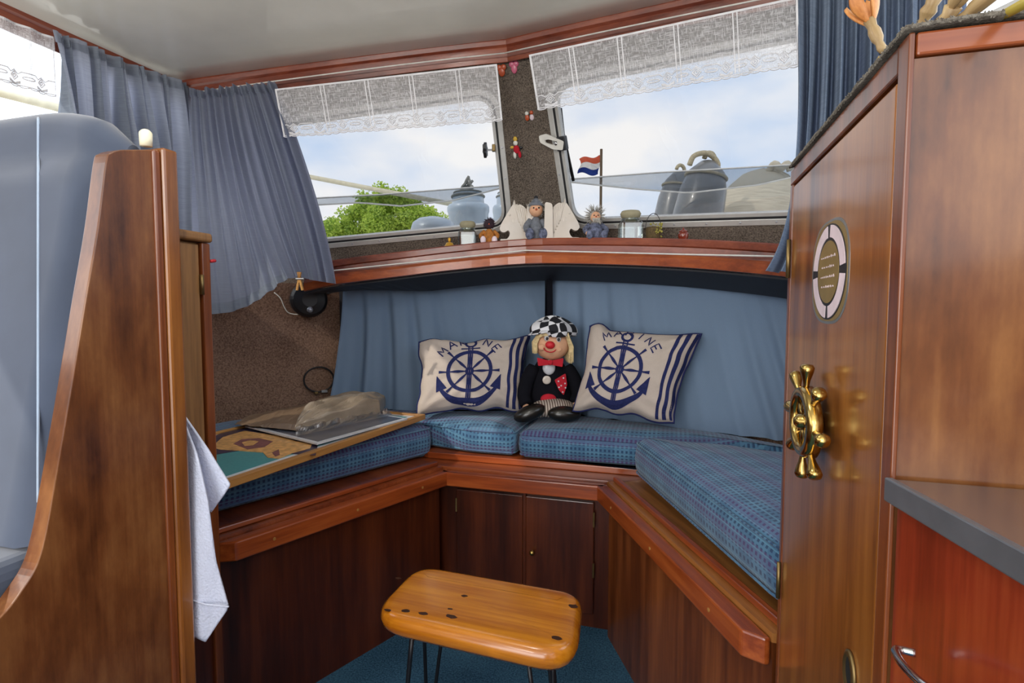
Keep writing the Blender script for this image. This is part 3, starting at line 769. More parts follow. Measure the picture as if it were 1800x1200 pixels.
for k in range(8):
    a = PI / 2 + k * PI / 4 - .06; m2 = mw @ Matrix.Rotation(a, 4, 'Z') @ T(0, 0, .017) @ frame((0, 0, 0), (0, 1, 0), (1, 0, 0))
    obj('spoke', MB().lathe([(.0028, rad * .15), (.0042, rad * .4), (.0028, rad * .8)], n=10, m=m2), 'brass', wh, smooth=True)
    obj('handle', MB().lathe([(.0035, rad * 1.02), (.0032, rad * 1.14), (.0042, rad * 1.3), (.0070, rad * 1.55), (.0078, rad * 1.68), (.006, rad * 1.77), (.0005, rad * 1.80)], n=12, m=m2), 'brass', wh, smooth=True)

# ------------------------------------------------------------------ galley unit with steel worktop and sink
gx0, gz = .160, .868
gu = thing('sink_unit', 'galley unit with stainless steel worktop and red mahogany front', 'kitchen unit', (.37, .1, 0))
e0 = (.160, .478); e1 = PZ(1800, 975, gz); e2 = V((e1.x + (e1.x - e0[0]) * 2.2, e1.y - (e0[1] - e1.y) * 2.2, 0))
e3 = (e2.x + .0, -.35)
outerp = [V(e0), V((.57, .478)), V((.57, -.35)), V((e3[0], -.35)), V((e2.x, e2.y))]
bas = [V((.425 + .165 * math.cos(-t), .175 + .225 * math.sin(-t))) for t in [2 * PI * i / 36 for i in range(36)]]
st_ = MB(); tr = tessellate_polygon([[V((p.x, p.y, 0)) for p in outerp], [V((p.x, p.y, 0)) for p in bas]])
allp = outerp + bas; st_.add([V((p.x, p.y, gz)) for p in allp], tr)
nb = len(bas); lv = [(1, 0), (.97, -.004), (.94, -.02), (.9, -.12), (.8, -.15), (.3, -.155), (.001, -.155)]
vs = []; 
for s_c, dz in lv: vs += [V((.425 + (p.x - .425) * s_c, .175 + (p.y - .175) * s_c, gz + dz)) for p in bas]
st_.add(vs, [(k * nb + i, k * nb + (i + 1) % nb, (k + 1) * nb + (i + 1) % nb, (k + 1) * nb + i) for k in range(len(lv) - 1) for i in range(nb)])
obj('worktop', st_, 'steel_top', gu, smooth=False, weld=True)
ed = MB(); pe = [V((p.x, p.y, gz)) for p in (outerp[3], outerp[4], outerp[0])]
for a, b_ in zip(pe[:-1], pe[1:]):
    nrm = (b_ - a).cross(V((0, 0, 1))).normalized() * -.001
    ed.hexa([a + V((0, 0, -.017)), b_ + V((0, 0, -.017)), b_ + V((.003, 0, -.017)), a + V((.003, 0, -.017))], [a + V((0, 0, .0015)), b_ + V((0, 0, .0015)), b_ + V((.006, 0, .0015)), a + V((.006, 0, .0015))])
obj('worktop_edge', ed, 'steel_edge', gu, bevel=.0012)
pf = MB(); q = [V((p.x + .010, p.y, 0)) for p in pe]
for a, b_ in zip(q[:-1], q[1:]): pf.hexa([V((a.x, a.y, 0)), V((b_.x, b_.y, 0)), V((b_.x + .015, b_.y, 0)), V((a.x + .015, a.y, 0))], [V((a.x, a.y, gz - .018)), V((b_.x, b_.y, gz - .018)), V((b_.x + .015, b_.y, gz - .018)), V((a.x + .015, a.y, gz - .018))])
obj('front_panel', pf, 'redpanel', gu)
h0 = PX(1574, 1142, .155); h1 = PX(1640, 1215, .152)
obj('handle', MB().tube(smoothpath([h0 + V((.012, 0, 0)), h0, h0.lerp(h1, .5) + V((-.004, 0, 0)), h1, h1 + V((.012, 0, 0))], 5), .0028, 8), 'chrome', gu, smooth=True)

# ------------------------------------------------------------------ runner and wooden tulips on the cabinet
rn = MB()
def rf(u, v):
    x = lerp(XD - .004, .56, u); y = lerp(YN - .004, YF - .01, v)
    z = ZC + .004 + .004 * noise.noise(V((x * 14, y * 14, 3)))
    if u < .03 or v < .03: z -= .002
    return V((x + .003 * noise.noise(V((0, y * 40, 0))), y, z))
rn.sheet(rf, 30, 30); rt = thing('felt_runner', 'grey brown felt runner with frayed edge covering the cabinet top', 'runner', (.36, .69, ZC))
obj('cloth', rn, 'runner', rt, smooth=True, solid=.003)
fg = MB()
for i in range(900):
    if i < 500: p = V((XD - .003, lerp(YN, YF - .02, i / 500), ZC + .003)); d = V((-.001, rnd.uniform(-.002, .002), rnd.uniform(-.004, .002)))
    else: p = V((lerp(XD, .5, (i - 500) / 400), YN - .003, ZC + .003)); d = V((rnd.uniform(-.003, .003), -.001, rnd.uniform(-.003, .003)))
    fg.tube([p, p + d], .0006, 3)
obj('fringe', fg, 'runner', rt, kind='stuff')
def tulip(base, axis, ln, label, petals=6, open_=.5, hr=.03, mat='orange', stem='beech', sr=.009):
    m = frame(base, V(axis).orthogonal(), axis)
    t = thing('wooden_tulip', label, 'ornament', m)
    obj('turned_base', MB().lathe([(sr * .6, 0), (sr, .006), (sr * .8, .014), (sr * 1.25, .02), (sr * 1.35, ln * .45), (sr * 1.0, ln * .55), (sr * 1.3, ln * .7), (.004, ln * .72)], n=16, m=m), stem, t, smooth=True)
    for k in range(petals):
        a = 2 * PI * k / petals; hl = ln * .62
        def pf_(u, v, a=a, hl=hl):
            wd = .55 * math.sin(PI * min(1, v * .85 + .12)) ** .7
            r0 = hr * (math.sin(PI * min(.62, v * .62 + .05)) * (1 - .1 * v) + open_ * v * v * .6)
            aa = a + (u - .5) * wd * 2.0
            z = ln * .62 + hl * v * (1 - .12 * abs(u - .5))
            return m @ V((r0 * math.cos(aa), r0 * math.sin(aa), z))
        obj('petal', MB().sheet(pf_, 6, 8), mat, t, smooth=True, solid=.004)
    return t
zt = ZC + .008
tulip(PX(1553, 92, .235), (-.25, .25, .9), .068, 'small open carved wooden tulip at the far end of the cabinet top', 4, .75, .0135, sr=.0052)
tulip(PX(1640, 75, .24) , (.15, -.55, .5), .045, 'short turned wooden tulip beside the upright one on the cabinet', 3, .1, .008, 'beech', sr=.006)
tulip(PX(1612, 60, .25), (.15, -.45, .55), .05, 'stubby turned wooden tulip leaning beside its neighbour on the cabinet', 3, .1, .008, 'beech', sr=.006)
tulip(PX(1672, 48, .25), (.3, -.35, .22), .075, 'large orange carved wooden tulip lying across the cabinet top', 5, .3, .014, sr=.0055)
a = PX(1715, 52, .23); sb = MB().tube([a, PX(1765, 26, .225), PX(1830, -10, .222)], .0035, 10)
obj('tulip_stem', sb, 'stem', smooth=True, label='olive yellow wooden tulip stem lying at the near corner of the cabinet top', cat='stem')
lf = MB()
def lff(u, v): 
    p = lerp(PX(1680, 62, .235), PX(1810, 2, .23), u); return p + V((.0, -.004 + .012 * (v - .5) * math.sin(PI * u), .004 * math.sin(PI * v)))
lf.sheet(lff, 10, 4); obj('wooden_leaf', lf, 'p_white', smooth=True, solid=.002, label='pale painted wooden leaf beneath the yellow stem on the cabinet', cat='leaf')
obj('wooden_bead', MB().lathe([(.001, 0), (.005, .002), (.006, .006), (.004, .011), (.001, .012)], PX(1549, 118, .215), 12), 'yel2', smooth=True, label='tiny yellow wooden bead on the far edge of the cabinet cloth', cat='bead')

# ------------------------------------------------------------------ aft facing seat at far left
XP = -.75
seat = thing('helm_seat', 'blue grey velour seat with a shaped mahogany side panel at far left', 'seat', (-1.0, .5, 0))
pts = [(300, 263), (214, 263), (196, 268), (187, 285), (172, 400), (150, 530), (122, 700), (96, 850), (82, 930), (66, 990), (40, 1035), (0, 1085), (-60, 1120)]
pr = [PX(px, py, XP) for px, py in pts]; pr = [V((p.y, p.z)) for p in pr]
front = pr[1:]
poly = [(pr[0].x - .002, pr[0].y)] + [(p.x, p.y) for p in smoothpath([V((q.x, q.y, 0)) for q in front], 4)] + [(.05, pr[-1].y - .02), (.05, 0), (pr[0].x - .002, 0)]
msp = Matrix(((0, 0, 1, XP), (1, 0, 0, 0), (0, 1, 0, 0), (0, 0, 0, 1)))  # local x=Y, y=Z, z=X
obj('side_panel', MB().prism(poly, -.026, 0, msp), 'burl_z', seat, bevel=.004, seg=3)
yb0 = PX(262, 300, XP).y; yb1 = PX(299, 300, XP).y; zt0 = PX(280, 262, XP).z
obj('rear_post', MB().box(XP - .03, XP + .010, lerp(yb0, yb1, .45), yb1 + .006, 0, zt0 + .002), 'teak_z', seat, bevel=.004)
obj('rear_cove', MB().box(XP - .026, XP + .005, yb0 + .004, lerp(yb0, yb1, .45), 0, zt0 - .004), 'mahog_z', seat, bevel=.003)
obj('back_board', MB().box(-1.60, XP - .03, yb1 - .016, yb1, 0, zt0 - .02), 'teak_z', seat)
# upholstery: backrest following the slanted edge
def edge_y(z):
    fr_ = sorted([(p.y, p.x) for p in front]);
    for a, b_ in zip(fr_[:-1], fr_[1:]):
        if a[0] <= z <= b_[0]: return lerp(a[1], b_[1], (z - a[0]) / (b_[0] - a[0]))
    return fr_[-1][1] if z > fr_[-1][0] else fr_[0][1]
bk = MB(); zt1 = 1.300; z_seat = .690; vsf = []
x1 = XP - .030; x0 = -1.58; NZ = 14; NX = 26
def backsurf(u, v):
    # u 0..1 across X, v 0..1 around profile: front bottom -> top -> back
    x = lerp(x0, x1, u)
    rr = .075; dx = min(x1 - x, .16)
    drop = 0 if dx >= .16 else (.055) * (1 - math.sqrt(max(0, 1 - ((.16 - dx) / .16) ** 2)))
    top = zt1 - drop
    inset = 0 if dx > .03 else .03 * (1 - math.sqrt(max(0, 1 - ((.03 - dx) / .03) ** 2)))
    if v < .7:
        k = v / .7; z = lerp(z_seat, top - .04, k); y = edge_y(min(z, 1.22)) + .010 + inset - .004 * math.sin(PI * k)
    else:
        k = (v - .7) / .3; yf = edge_y(1.22) + .010; ybk = yb1 - .022
        a = PI * k; y = lerp(yf, ybk, (1 - math.cos(a)) / 2); z = top - .04 + .04 * math.sin(a) ** .7 if 0 < k < 1 else top - .04
        y = y + inset * (1 - k)
    return V((x, y, z))
bk.sheet(backsurf, NX, 40); 
bkc = backsurf(1, .35) * .5 + backsurf(1, .99) * .5
bk.uv = None; bk.sheet(lambda u, v: backsurf(1, v).lerp(bkc, u), 3, 40); bk.uv = None
obj('backrest', bk, 'velour', seat, smooth=True)
pxs = PY(68, 700, .50).x
sm_ = MB(); 
sp_ = []
def proj_x(p):
    d = p - CAM; return 900 + FPX * d.dot(Rv) / d.dot(Fd)
for v in range(51):
    vv = .06 + v / 50 * .70; lo_x, hi_x = 0.0, 1.0
    for _ in range(24):
        md_ = (lo_x + hi_x) / 2
        if proj_x(backsurf(md_, vv)) < 68: lo_x = md_
        else: hi_x = md_
    if hi_x < .985: sp_.append(backsurf(hi_x, vv) + V((0, -.0005, 0)))
obj('seam', sm_.tube(sp_, .0018, 6), 'velour_seam', seat, smooth=True)
obj('seat_pad', MB().box(x0, x1, .02, edge_y(.70) + .06, .56, .685), 'velour', seat, bevel=.028, seg=5)
obj('seat_base', MB().box(x0, x1, .05, yb1 - .02, 0, .555), 'mahog_z', seat)
# candle on post
cp = PX(257, 262, XP - .012)
cp = V((XP - .012, cp.y, zt0 + .002)); cdl = thing('candle', 'ivory pillar candle with a wavy rim standing on the seat post', 'candle', cp)
cm = MB(); hN = 16
ctop = PX(257, 234, cp.x).z - cp.z
vs = []
for k, (r, z) in enumerate([(.0, 0), (.0082, 0), (.0086, ctop * .5), (.0088, ctop * .93), (.0076, ctop), (.0058, ctop * .9), (0.0002, ctop * .85)]):
    for j in range(hN):
        t = 2 * PI * j / hN; zz = z + (.004 * math.sin(t * 1 + 2.2) * (1 if k in (3, 4) else 0)); vs.append(cp + V((r * math.cos(t), r * math.sin(t), zz)))
cm.add(vs, [(k * hN + j, k * hN + (j + 1) % hN, (k + 1) * hN + (j + 1) % hN, (k + 1) * hN + j) for k in range(6) for j in range(hN)])
obj('wax', cm, 'wax', cdl, smooth=True)
obj('wick', MB().tube([cp + V((0, 0, ctop * .85)), cp + V((.001, 0, ctop * 1.0))], .0008, 5), 'black', cdl)

# towel hanging forward of the seat
tw = thing('tea_towel', 'white waffle tea towel hanging from the back of the seat post', 'towel', PD(312, 702, .90))
def towel(name, polypx, D0, D1, m='towel'):
    pts = [V((p[0], p[1], 0)) for p in polypx]; xs = [p.x for p in pts]
    # triangulate a fine grid inside polygon
    mb = MB(); idx = {}; step = 6
    x0_, x1_ = min(xs), max(xs); ys = [p.y for p in pts]; y0_, y1_ = min(ys), max(ys)
    rows = []
    y = y0_
    def span(y):
        c = []
        for i in range(len(pts)):
            a = pts[i]; b_ = pts[(i + 1) % len(pts)]
            if (a.y <= y < b_.y) or (b_.y <= y < a.y): c.append(a.x + (b_.x - a.x) * (y - a.y) / (b_.y - a.y))
        return (min(c), max(c)) if len(c) >= 2 else None
    ny = 40
    def fn(u, v):
        yy = lerp(y0_ + .5, y1_ - .5, v); s = span(yy) or (x0_, x0_)
        xx = lerp(s[0], s[1], u); k = (xx - x0_) / (x1_ - x0_)
        return PD(xx, yy, lerp(D0, D1, k) + .006 * math.sin(k * 7 + v * 2))
    mb.sheet(fn, 14, ny); return obj(name, mb, m, tw, smooth=True, solid=.003)
towel('front_fold', [(303, 700), (322, 735), (347, 800), (366, 880), (380, 985), (402, 1068), (362, 1127), (316, 1108), (308, 900)], .875, .865)
towel('rear_fold', [(304, 700), (330, 738), (370, 795), (405, 852), (395, 868), (372, 900), (330, 850)], .905, .885)
obj('hem', MB().tube([PD(316, 1048, .868), PD(362, 1062, .860), PD(402, 1066, .858)], .0016, 6), 'towel', tw, smooth=True)

# ------------------------------------------------------------------ locker left behind the seat
lk = PX(365, 600, -.925); yl = lk.y
lo = thing('side_locker', 'oak veneer locker with a rounded top lip behind the seat', 'cabinet', (-1.1, yl - .15, 0))
zl = PX(364, 412, -.925).z
obj('carcass', MB().box(-1.66, -.928, yl - .205, yl - .004, 0, zl - .02), 'locker_z', lo)
obj('door', MB().box(-.927, -.915, yl - .195, yl - .024, .52, zl - .024), 'locker_z', lo, bevel=.002)
obj('corner_stile', MB().box(-.927, -.910, yl - .021, yl, 0, zl - .02), 'mahog_z', lo, bevel=.003)
obj('lower_panel', MB().box(-.927, -.917, yl - .20, yl - .022, 0, .50), 'dark_z', lo)
obj('top_lip', MB().box(-1.66, -.905, yl - .21, yl + .004, zl - .019, zl), 'locker_z', lo, bevel=.006, seg=3)
hp = PX(347, 500, -.915)
obj('hinge', MB().tube([(-.911, yl - .0225, hp.z - .02), (-.911, yl - .0225, hp.z + .02)], .004, 8), 'dullbrass', lo, smooth=True)
p = PZ(325, 400, zl); obj('small_dish', MB().lathe([(.004, .0005), (.014, .002), (.018, .008), (.017, .009), (.012, .004), (.0005, .003)], (-.94, p.y if p.y < yl else yl - .1, zl), 20), 'p_white', smooth=True, label='small white dish on the locker top behind the seat', cat='dish')
rp_ = PX(362, 457, -.90)
rpn = thing('red_clip', 'thin red plastic clip sticking out beside the locker edge', 'clip', (-.905, yl + .004, rp_.z))
obj('bar', MB().tube([(-.913, yl + .002, rp_.z), PD(378, 458, (V((-.9, yl, 0))).dot(Fh) + .02)], .0034, 8), 'red', rpn, smooth=True)

# ------------------------------------------------------------------ curtains
def curtain(name, fn, nu, nv, mat, label, group=None, extra=None):
    t = thing(name, label, 'curtain', fn(.5, 0), group)
    obj('fabric', MB().sheet(fn, nu, nv), mat, t, smooth=True)
    obj('gathered_heading', MB().sheet(lambda u, v: fn(u, v * .045 - .016) + V((.0, -.004, 0)), nu, 3), mat, t, smooth=True)
    return t
nPL = V((nl[0], nl[1], 0)); nPR = V((nr[0], nr[1], 0))
def tri(u, k, ph=0): return math.sin(2 * PI * k * u + ph) + .35 * math.sin(2 * PI * k * 2.13 * u + ph * 1.7) + .3 * math.sin(2 * PI * k * .37 * u + 1)
# left side curtain along the side window
ycA = PX(88, 75, -1.63).y
def sideL(u, v):
    y = lerp(ycA, 1.535, u); sp = 1 + .0 * v
    zt_ = lerp(PX(88, 62, -1.63).z, 1.762, u); z = lerp(zt_, 1.02, v)
    a = (.014 + .028 * min(1, v * 3)) * tri(u, 13 - 0, .6 + .6 * math.sin(v * 2)) + .01 * math.sin(v * 5 + u * 9)
    return V((-1.625 + a * .8, y + a * .15 + .05 * v * (u - .5) * 0 + .012 * math.sin(u * 37 + v * 2), z))
curtain('window_curtain', sideL, 260, 40, 'curtain', 'blue grey curtain over the left side window, hanging to the corner')
# left front curtain pulled to the cord
cA = (-1.60, 1.492); cB = (-1.10, 1.616)
botpx = [(0, V((366, 553, 1.745))), (.12, V((400, 549, 1.74))), (.25, V((440, 535, 1.73))), (.36, V((475, 512, 1.73))), (.47, V((505, 492, 1.75))), (.60, V((528, 486, 1.77))), (.75, V((548, 492, 1.80))), (1, V((592, 499, 1.83)))]
midpx = [(0, V((352, 350, 1.80))), (.2, V((395, 350, 1.80))), (.4, V((435, 350, 1.80))), (.6, V((480, 345, 1.82))), (.8, V((520, 345, 1.84))), (1, V((556, 345, 1.85)))]
def frontL(u, v):
    top = PV(lerp(338, 486, u), lerp(163, 149, u), (-1.6, 1.50), (-.6, 1.748))
    mdv = pl(midpx, u); btv = pl(botpx, u)
    md = PD(*mdv); bt = PD(*btv)
    # quadratic through the three
    t = v; p = top * ((1 - t) * (1 - 2 * t)) + md * (4 * t * (1 - t)) + bt * (t * (2 * t - 1)) if v >= 0 else top + (top - md) * (-v)
    den = lerp(.4, 1.0, u); damp = lerp(1, lerp(.55, .8, u), max(0, v))
    a = (.009 + .017 * min(1, max(0, v) * 4)) * damp * tri(u ** 1.0, 12, .8 * math.sin(v * 1.5)) * lerp(lerp(1, .12, min(1, max(0, v) * 1.5)), 1, min(1, u * 1.3)) + .020 * max(0, v) * (1 - u) * math.sin(u * 9 + v * 3)
    return p - Fh * (a + .004) + V((0, 0, .004 * math.sin(u * 40) * (1 - v)))
cfl = curtain('window_curtain', frontL, 260, 60, 'curtain_thin', 'blue grey curtain in the left corner of the windscreen, bottom tucked behind the cord')
def hemf(u, v):
    p = frontL(u * .5, .955 + .045 * v); return p - Fh * .003
obj('hem', MB().sheet(hemf, 120, 3), 'curtain', cfl, smooth=True)
# peg holding it
pg0 = PD(527, 497, 1.72); pg = thing('clothes_peg', 'wooden clothes peg clipped on the left curtain corner', 'peg', pg0)
for sx in (-1, 1):
    obj('peg_arm', MB().bar(PD(526 - sx * 2, 478, 1.715), PD(527 + sx * 5, 510, 1.715), .006, .008, up=Fh), 'frame_x', pg)
obj('spring', MB().tube([PD(520, 490, 1.712), PD(534, 490, 1.712)], .003, 8), 'steel', pg)
# right front curtain
def frontR(u, v):
    x = lerp(1397, 1700, u); top = PV(x, lerp(-25, -60, u), (-.5, 1.76), (.5, 1.513))
    ang = .0
    bx_ = lerp(1350, 1700, u) if u < .25 else x
    bpx = pl([(0, 1347), (.1, 1378), (.3, 1450), (1, 1700)], u)
    bot = PV(bpx, 478, (-.5, 1.69), (.5, 1.443))
    mid = PV(pl([(0, 1398), (.12, 1420), (1, 1700)], u), 300, (-.5, 1.73), (.5, 1.483))
    t = v; p = top * ((1 - t) * (1 - 2 * t)) + mid * (4 * t * (1 - t)) + bot * (t * (2 * t - 1)) if v >= 0 else top + (top - mid) * (-v)
    a = (.010 + .026 * min(1, max(0, v) * 4)) * tri(u, 12, .5 * math.sin(v * 2))
    return p + nPR * a
curtain('window_curtain', frontR, 240, 50, 'curtain_r', 'blue curtain at the right end of the windscreen behind the tall cabinet')
# lower curtains over the bow locker
lowa = (-1.24, 1.855); lowm = (-.545, 2.105); lowb = (.165, 1.875)
def lowL(u, v):
    px = lerp(604, 958, u) + lerp(-18, 0, u) * v; py0 = lerp(504, 486, u ** .6); p0 = PV(lerp(604, 958, u), py0, lowa, lowm)
    p1 = PV(px, 690, lowa, lowm); x, y = p1.x, p1.y
    p = V((lerp(p0.x, x, v), lerp(p0.y, y, v) - .03 * v * v, lerp(p0.z, .598, v)))
    a = (.006 + .013 * min(1, max(0, v) * 2)) * tri(u, 8 - 2 * v, .7) * (.6 + .4 * math.sin(u * 5 + 1))
    return p + V((.2, -.97, 0)) * a
def lowR(u, v):
    px = lerp(972, 1540, u); p0 = PV(px, lerp(486, 489, u), lowm, lowb); p1 = PV(px, 700, lowm, lowb)
    p = V((lerp(p0.x, p1.x, v), lerp(p0.y, p1.y, v) - .03 * v * v, lerp(p0.z, .598, v)))
    a = (.006 + .013 * min(1, max(0, v) * 2)) * tri(u, 11 - 2 * v, .2) * (.6 + .4 * math.sin(u * 6 + 2)) + .008 * math.sin(v * 5 + u * 8) * v
    return p + V((-.2, -.97, 0)) * a
curtain('locker_curtain', lowL, 160, 24, 'low_curtain', 'smooth blue curtain hanging behind the left printed pillow')
curtain('locker_curtain', lowR, 160, 24, 'low_curtain', 'smooth blue curtain hanging behind the right printed pillow')
rdm = MB().tube([PV(570, 517, (-1.28, 1.875), lowm), PV(604, 508, lowa, lowm) + V((0, .012, 0)), V((lowm[0], lowm[1] + .012, PV(960, 488, lowa, lowm).z)), PV(1420, 491, lowm, lowb) + V((0, .012, 0))], .003, 8)
obj('curtain_rod', rdm, 'steel', smooth=True, label='thin steel rod carrying the lower blue curtains', cat='rod')
obj('black_strap', MB().hexa([PD(962, 560, 2.045), PD(972, 560, 2.045), PD(972, 560, 2.05), PD(962, 560, 2.05)], [PD(961, 484, 2.045), PD(971, 484, 2.045), PD(971, 484, 2.05), PD(961, 484, 2.05)]), 'blackcloth', label='black strap hanging in the gap between the lower curtains', cat='strap')

# ------------------------------------------------------------------ lace valances
def valance(label, fn, bands, motifs, nu=80):
    t = thing('lace_valance', label, 'valance', fn(.5, 0), 'lace valances on the windows')
    obj('net', MB().sheet(lambda u, v: fn(u, v * .70), nu, 14), 'lace', t, smooth=True)
    obj('open_border', MB().sheet(lambda u, v: fn(u, .70 + v * .26), nu, 6), 'lace_open', t, smooth=True)
    off = V((0, -.003, 0))
    for s in bands:
        for d in (-.008, .008):
            obj('band', MB().sheet(lambda u, v, s=s, d=d: fn(s + d + (u - .5) * .005, v * .93) + off, 2, 20), 'lace_solid', t)
    for s0, s1 in ((0, .008), (.992, 1)):
        obj('band', MB().sheet(lambda u, v, s0=s0, s1=s1: fn(lerp(s0, s1, u), v * .96) + off, 2, 20), 'lace_solid', t)
    obj('heading', MB().sheet(lambda u, v: fn(u, v * .035) + off, nu, 2), 'lace_solid', t)
    def line(pts, w_=.0011): return MB().tube([fn(a, b_) + off for a, b_ in pts], w_, 5)
    hs = motifs
    for i in range(hs):
        c0 = (i + .5) / hs; hw_ = .5 / hs
        d = MB()
        for k in (.8, .35):
            pts = [(c0 - hw_ * .36 * k, .83), (c0, .83 - .085 * k), (c0 + hw_ * .36 * k, .83), (c0, .83 + .085 * k), (c0 - hw_ * .36 * k, .83)]
            d.tube([fn(a, b_) + off for a, b_ in pts], .0020, 5)
        obj('diamond', d, 'lace_solid', t)
        z = MB()
        for dv in (-.0, .025):
            z.tube([fn(max(0, min(1, a)), b_ + dv) + off for a, b_ in [(c0 - hw_ * .45, .90), (c0, .945 - dv), (c0 + hw_ * .45, .90)]], .0021, 5)
        z.tube([fn(max(0, min(1, a)), b_) + off for a, b_ in [(c0 - hw_, .745), (c0 - hw_ * .55, .745), (c0 - hw_ * .30, .79), (c0, .735), (c0 + hw_ * .30, .79), (c0 + hw_ * .55, .745), (c0 + hw_, .745)]], .0018, 5)
        if i:
            cc = c0 - hw_
            e_ = [(cc + hw_ * .42 * math.cos(a), .83 + .024 * math.sin(a)) for a in [2 * PI * k / 16 for k in range(16)]]
            z.tube([fn(a, b_) + off for a, b_ in e_], .0018, 5, closed=True)
        obj('zigzag', z, 'lace_solid', t)
    ns = hs * 3; hem = MB()
    for i in range(ns):
        c0 = (i + .5) / ns; hem.tube([fn(min(1, max(0, c0 + .5 / ns * math.cos(a))), .96 + .030 * math.sin(a)) + off for a in [PI * k / 8 for k in range(9)]], .0016, 5)
    hem.tube([fn(i / 60, .96) + off for i in range(61)], .0016, 5)
    obj('scalloped_hem', hem, 'lace_solid', t)
    return t
lvA = (-1.6, 1.470); lvB = (-.6, 1.718)
def lvL(u, v):
    a = PV(lerp(484, 874, u), lerp(157, 113, u), lvA, lvB); b_ = PV(lerp(500, 884, u), lerp(243, 214, u), lvA, lvB)
    p = a.lerp(b_, v); return p + nPL * (.004 * math.sin(u * 26) * v)
valance('white net valance with geometric border over the left windscreen pane', lvL, (.21, .41, .61, .82), 9)
def lvR(u, v):
    rA = (-.5, 1.728); rB = (.5, 1.480)
    a = PV(lerp(930, 1402, u), lerp(97, -5, u), rA, rB); b_ = PV(lerp(946, 1404, u), lerp(196, 118, u), rA, rB)
    p = a.lerp(b_, v); return p + nPR * (.004 * math.sin(u * 24) * v)
valance('white net valance with geometric border over the right windscreen pane', lvR, (.155, .335, .545, .765), 9)
def lvS(u, v):
    y0 = PX(-60, 20, -1.66).y; y1 = PX(92, 72, -1.66).y; y = lerp(y0, y1, u)
    z0 = lerp(PX(0, 32, -1.66).z + .0, PX(92, 66, -1.66).z, u); return V((-1.655 + .004 * math.sin(u * 20), y, z0 - (.165) * v))
valance('white net valance over the left side window at the photo edge', lvS, (.3, .7), 3, 40)

# ------------------------------------------------------------------ window fittings
def post_pt(px, py, m=mPL): return PP(px, py, m.translation, m.to_3x3().col[2])
nP = mPL.to_3x3().col[2]; nQ = mPR.to_3x3().col[2]
k0 = post_pt(868, 262); kb = thing('window_catch', 'black star shaped catch on the left windscreen frame', 'catch', k0)
mk = frame(k0 + nP * .006, (nP.cross(V((0, 0, 1)))), nP)
obj('bracket', MB(frame(k0, (0, 0, 1), nP)).box(-.012, .012, -.006, .006, .004, .022), 'dullbrass', kb, bevel=.002)
ms_ = frame(k0 + nP * .018, (0, 0, 1), V((-1, -.15, 0)))
obj('spindle', MB().tube([k0 + nP * .018, k0 + nP * .018 + V((-.026, -.004, 0))], .0035, 8), 'steel', kb)
kc = k0 + nP * .018 + V((-.030, -.005, 0)); mk = frame(kc, (0, 0, 1), (-1, -.15, 0))
star = [(.029 * (1 if i % 2 == 0 else .72) * math.cos(2 * PI * i / 12), .029 * (1 if i % 2 == 0 else .72) * math.sin(2 * PI * i / 12)) for i in range(12)]
obj('star_grip', MB().prism(star, -.005, .006, mk), 'black', kb, bevel=.002, seg=2)
l0 = PP(984, 250, mPR.translation, nQ); lt_ = thing('window_latch', 'white latch lever on the right windscreen frame', 'latch', l0)
ml = frame(l0, V((1, -.25, 0)), nQ)
obj('mount', MB(ml).box(.000, .034, -.026, .020, .007, .034), 'black', lt_, bevel=.003)
def lp(dx, dy, n=.03): return PP(970 + dx, 250 + dy, l0 + nQ * n, nQ)
lever = [lp(-22, -12), lp(-10, -15), lp(22, -2), lp(20, 14), lp(2, 12), lp(-20, 0)]
mlv = frame(l0 + nQ * .03, V((1, -.25, 0)), nQ); inv_ = mlv.inverted()
lv2 = roundpoly([V((inv_ @ p).xy) for p in lever], .006, 3); inn2 = [V((.5 * p.x + .5 * sum(q.x for q in lv2) / len(lv2) - .0, .35 * p.y + .65 * sum(q.y for q in lv2) / len(lv2))) for p in lv2]
obj('lever', MB().ring(inn2, lv2, -.004, .005, mlv), 'white', lt_, bevel=.0015)
obj('pivot', MB().lathe([(.006, -.012), (.006, .008), (.002, .009)], n=12, m=mlv @ T((inv_ @ lp(8, 2)).x, (inv_ @ lp(8, 2)).y, 0)), 'chrome', lt_, smooth=True)
# wiper arm outside the right pane
wa = MB(); off_ = nQ * -.05
wa.tube([PP(985, 190, mPR.translation + off_, nQ), PP(990, 235, mPR.translation + off_, nQ), PP(1008, 318, mPR.translation + off_, nQ)], .006, 8)
obj('wiper_arm', wa, 'gasket', smooth=True, label='black wiper arm outside the right windscreen pane', cat='wiper')

# ------------------------------------------------------------------ pins on the post
def on_post(px, py, h=.001):
    p = PP(px, py, mPL.translation, nP)
    if p.x > XC: p = PP(px, py, mPR.translation, nQ); return p + nQ * h, nQ
    return p + nP * h, nP
def pin(name, px, py, label, pieces, cat='pin'):
    p, n_ = on_post(px, py); m = frame(p, V((1, 0, 0)), n_); 
    if (m.to_3x3() @ V((0, 1, 0))).z < 0: m = frame(p, V((-1, 0, 0)), n_)
    t = thing(name, label, cat, m)
    for nm, dx, dy, rx, ry, rz, mt in pieces:
        obj(nm, MB().ball(0, (rx, ry, rz), 12, 8, m @ T(dx, dy, rz)), mt, t, smooth=True)
    return t
pin('heart_pin', 882, 122, 'orange red glass heart pinned high on the centre post', [('left_lobe', -.007, .006, .010, .010, .004, 'orangered'), ('right_lobe', .008, .006, .010, .010, .004, 'orangered'), ('tip', 0, -.008, .012, .015, .004, 'orangered')], 'ornament')
pin('heart_pin', 904, 116, 'pink glass heart pinned high on the centre post', [('left_lobe', -.007, .006, .010, .010, .004, 'pink'), ('right_lobe', .008, .006, .010, .010, .004, 'pink'), ('tip', 0, -.008, .011, .016, .004, 'pink')], 'ornament')
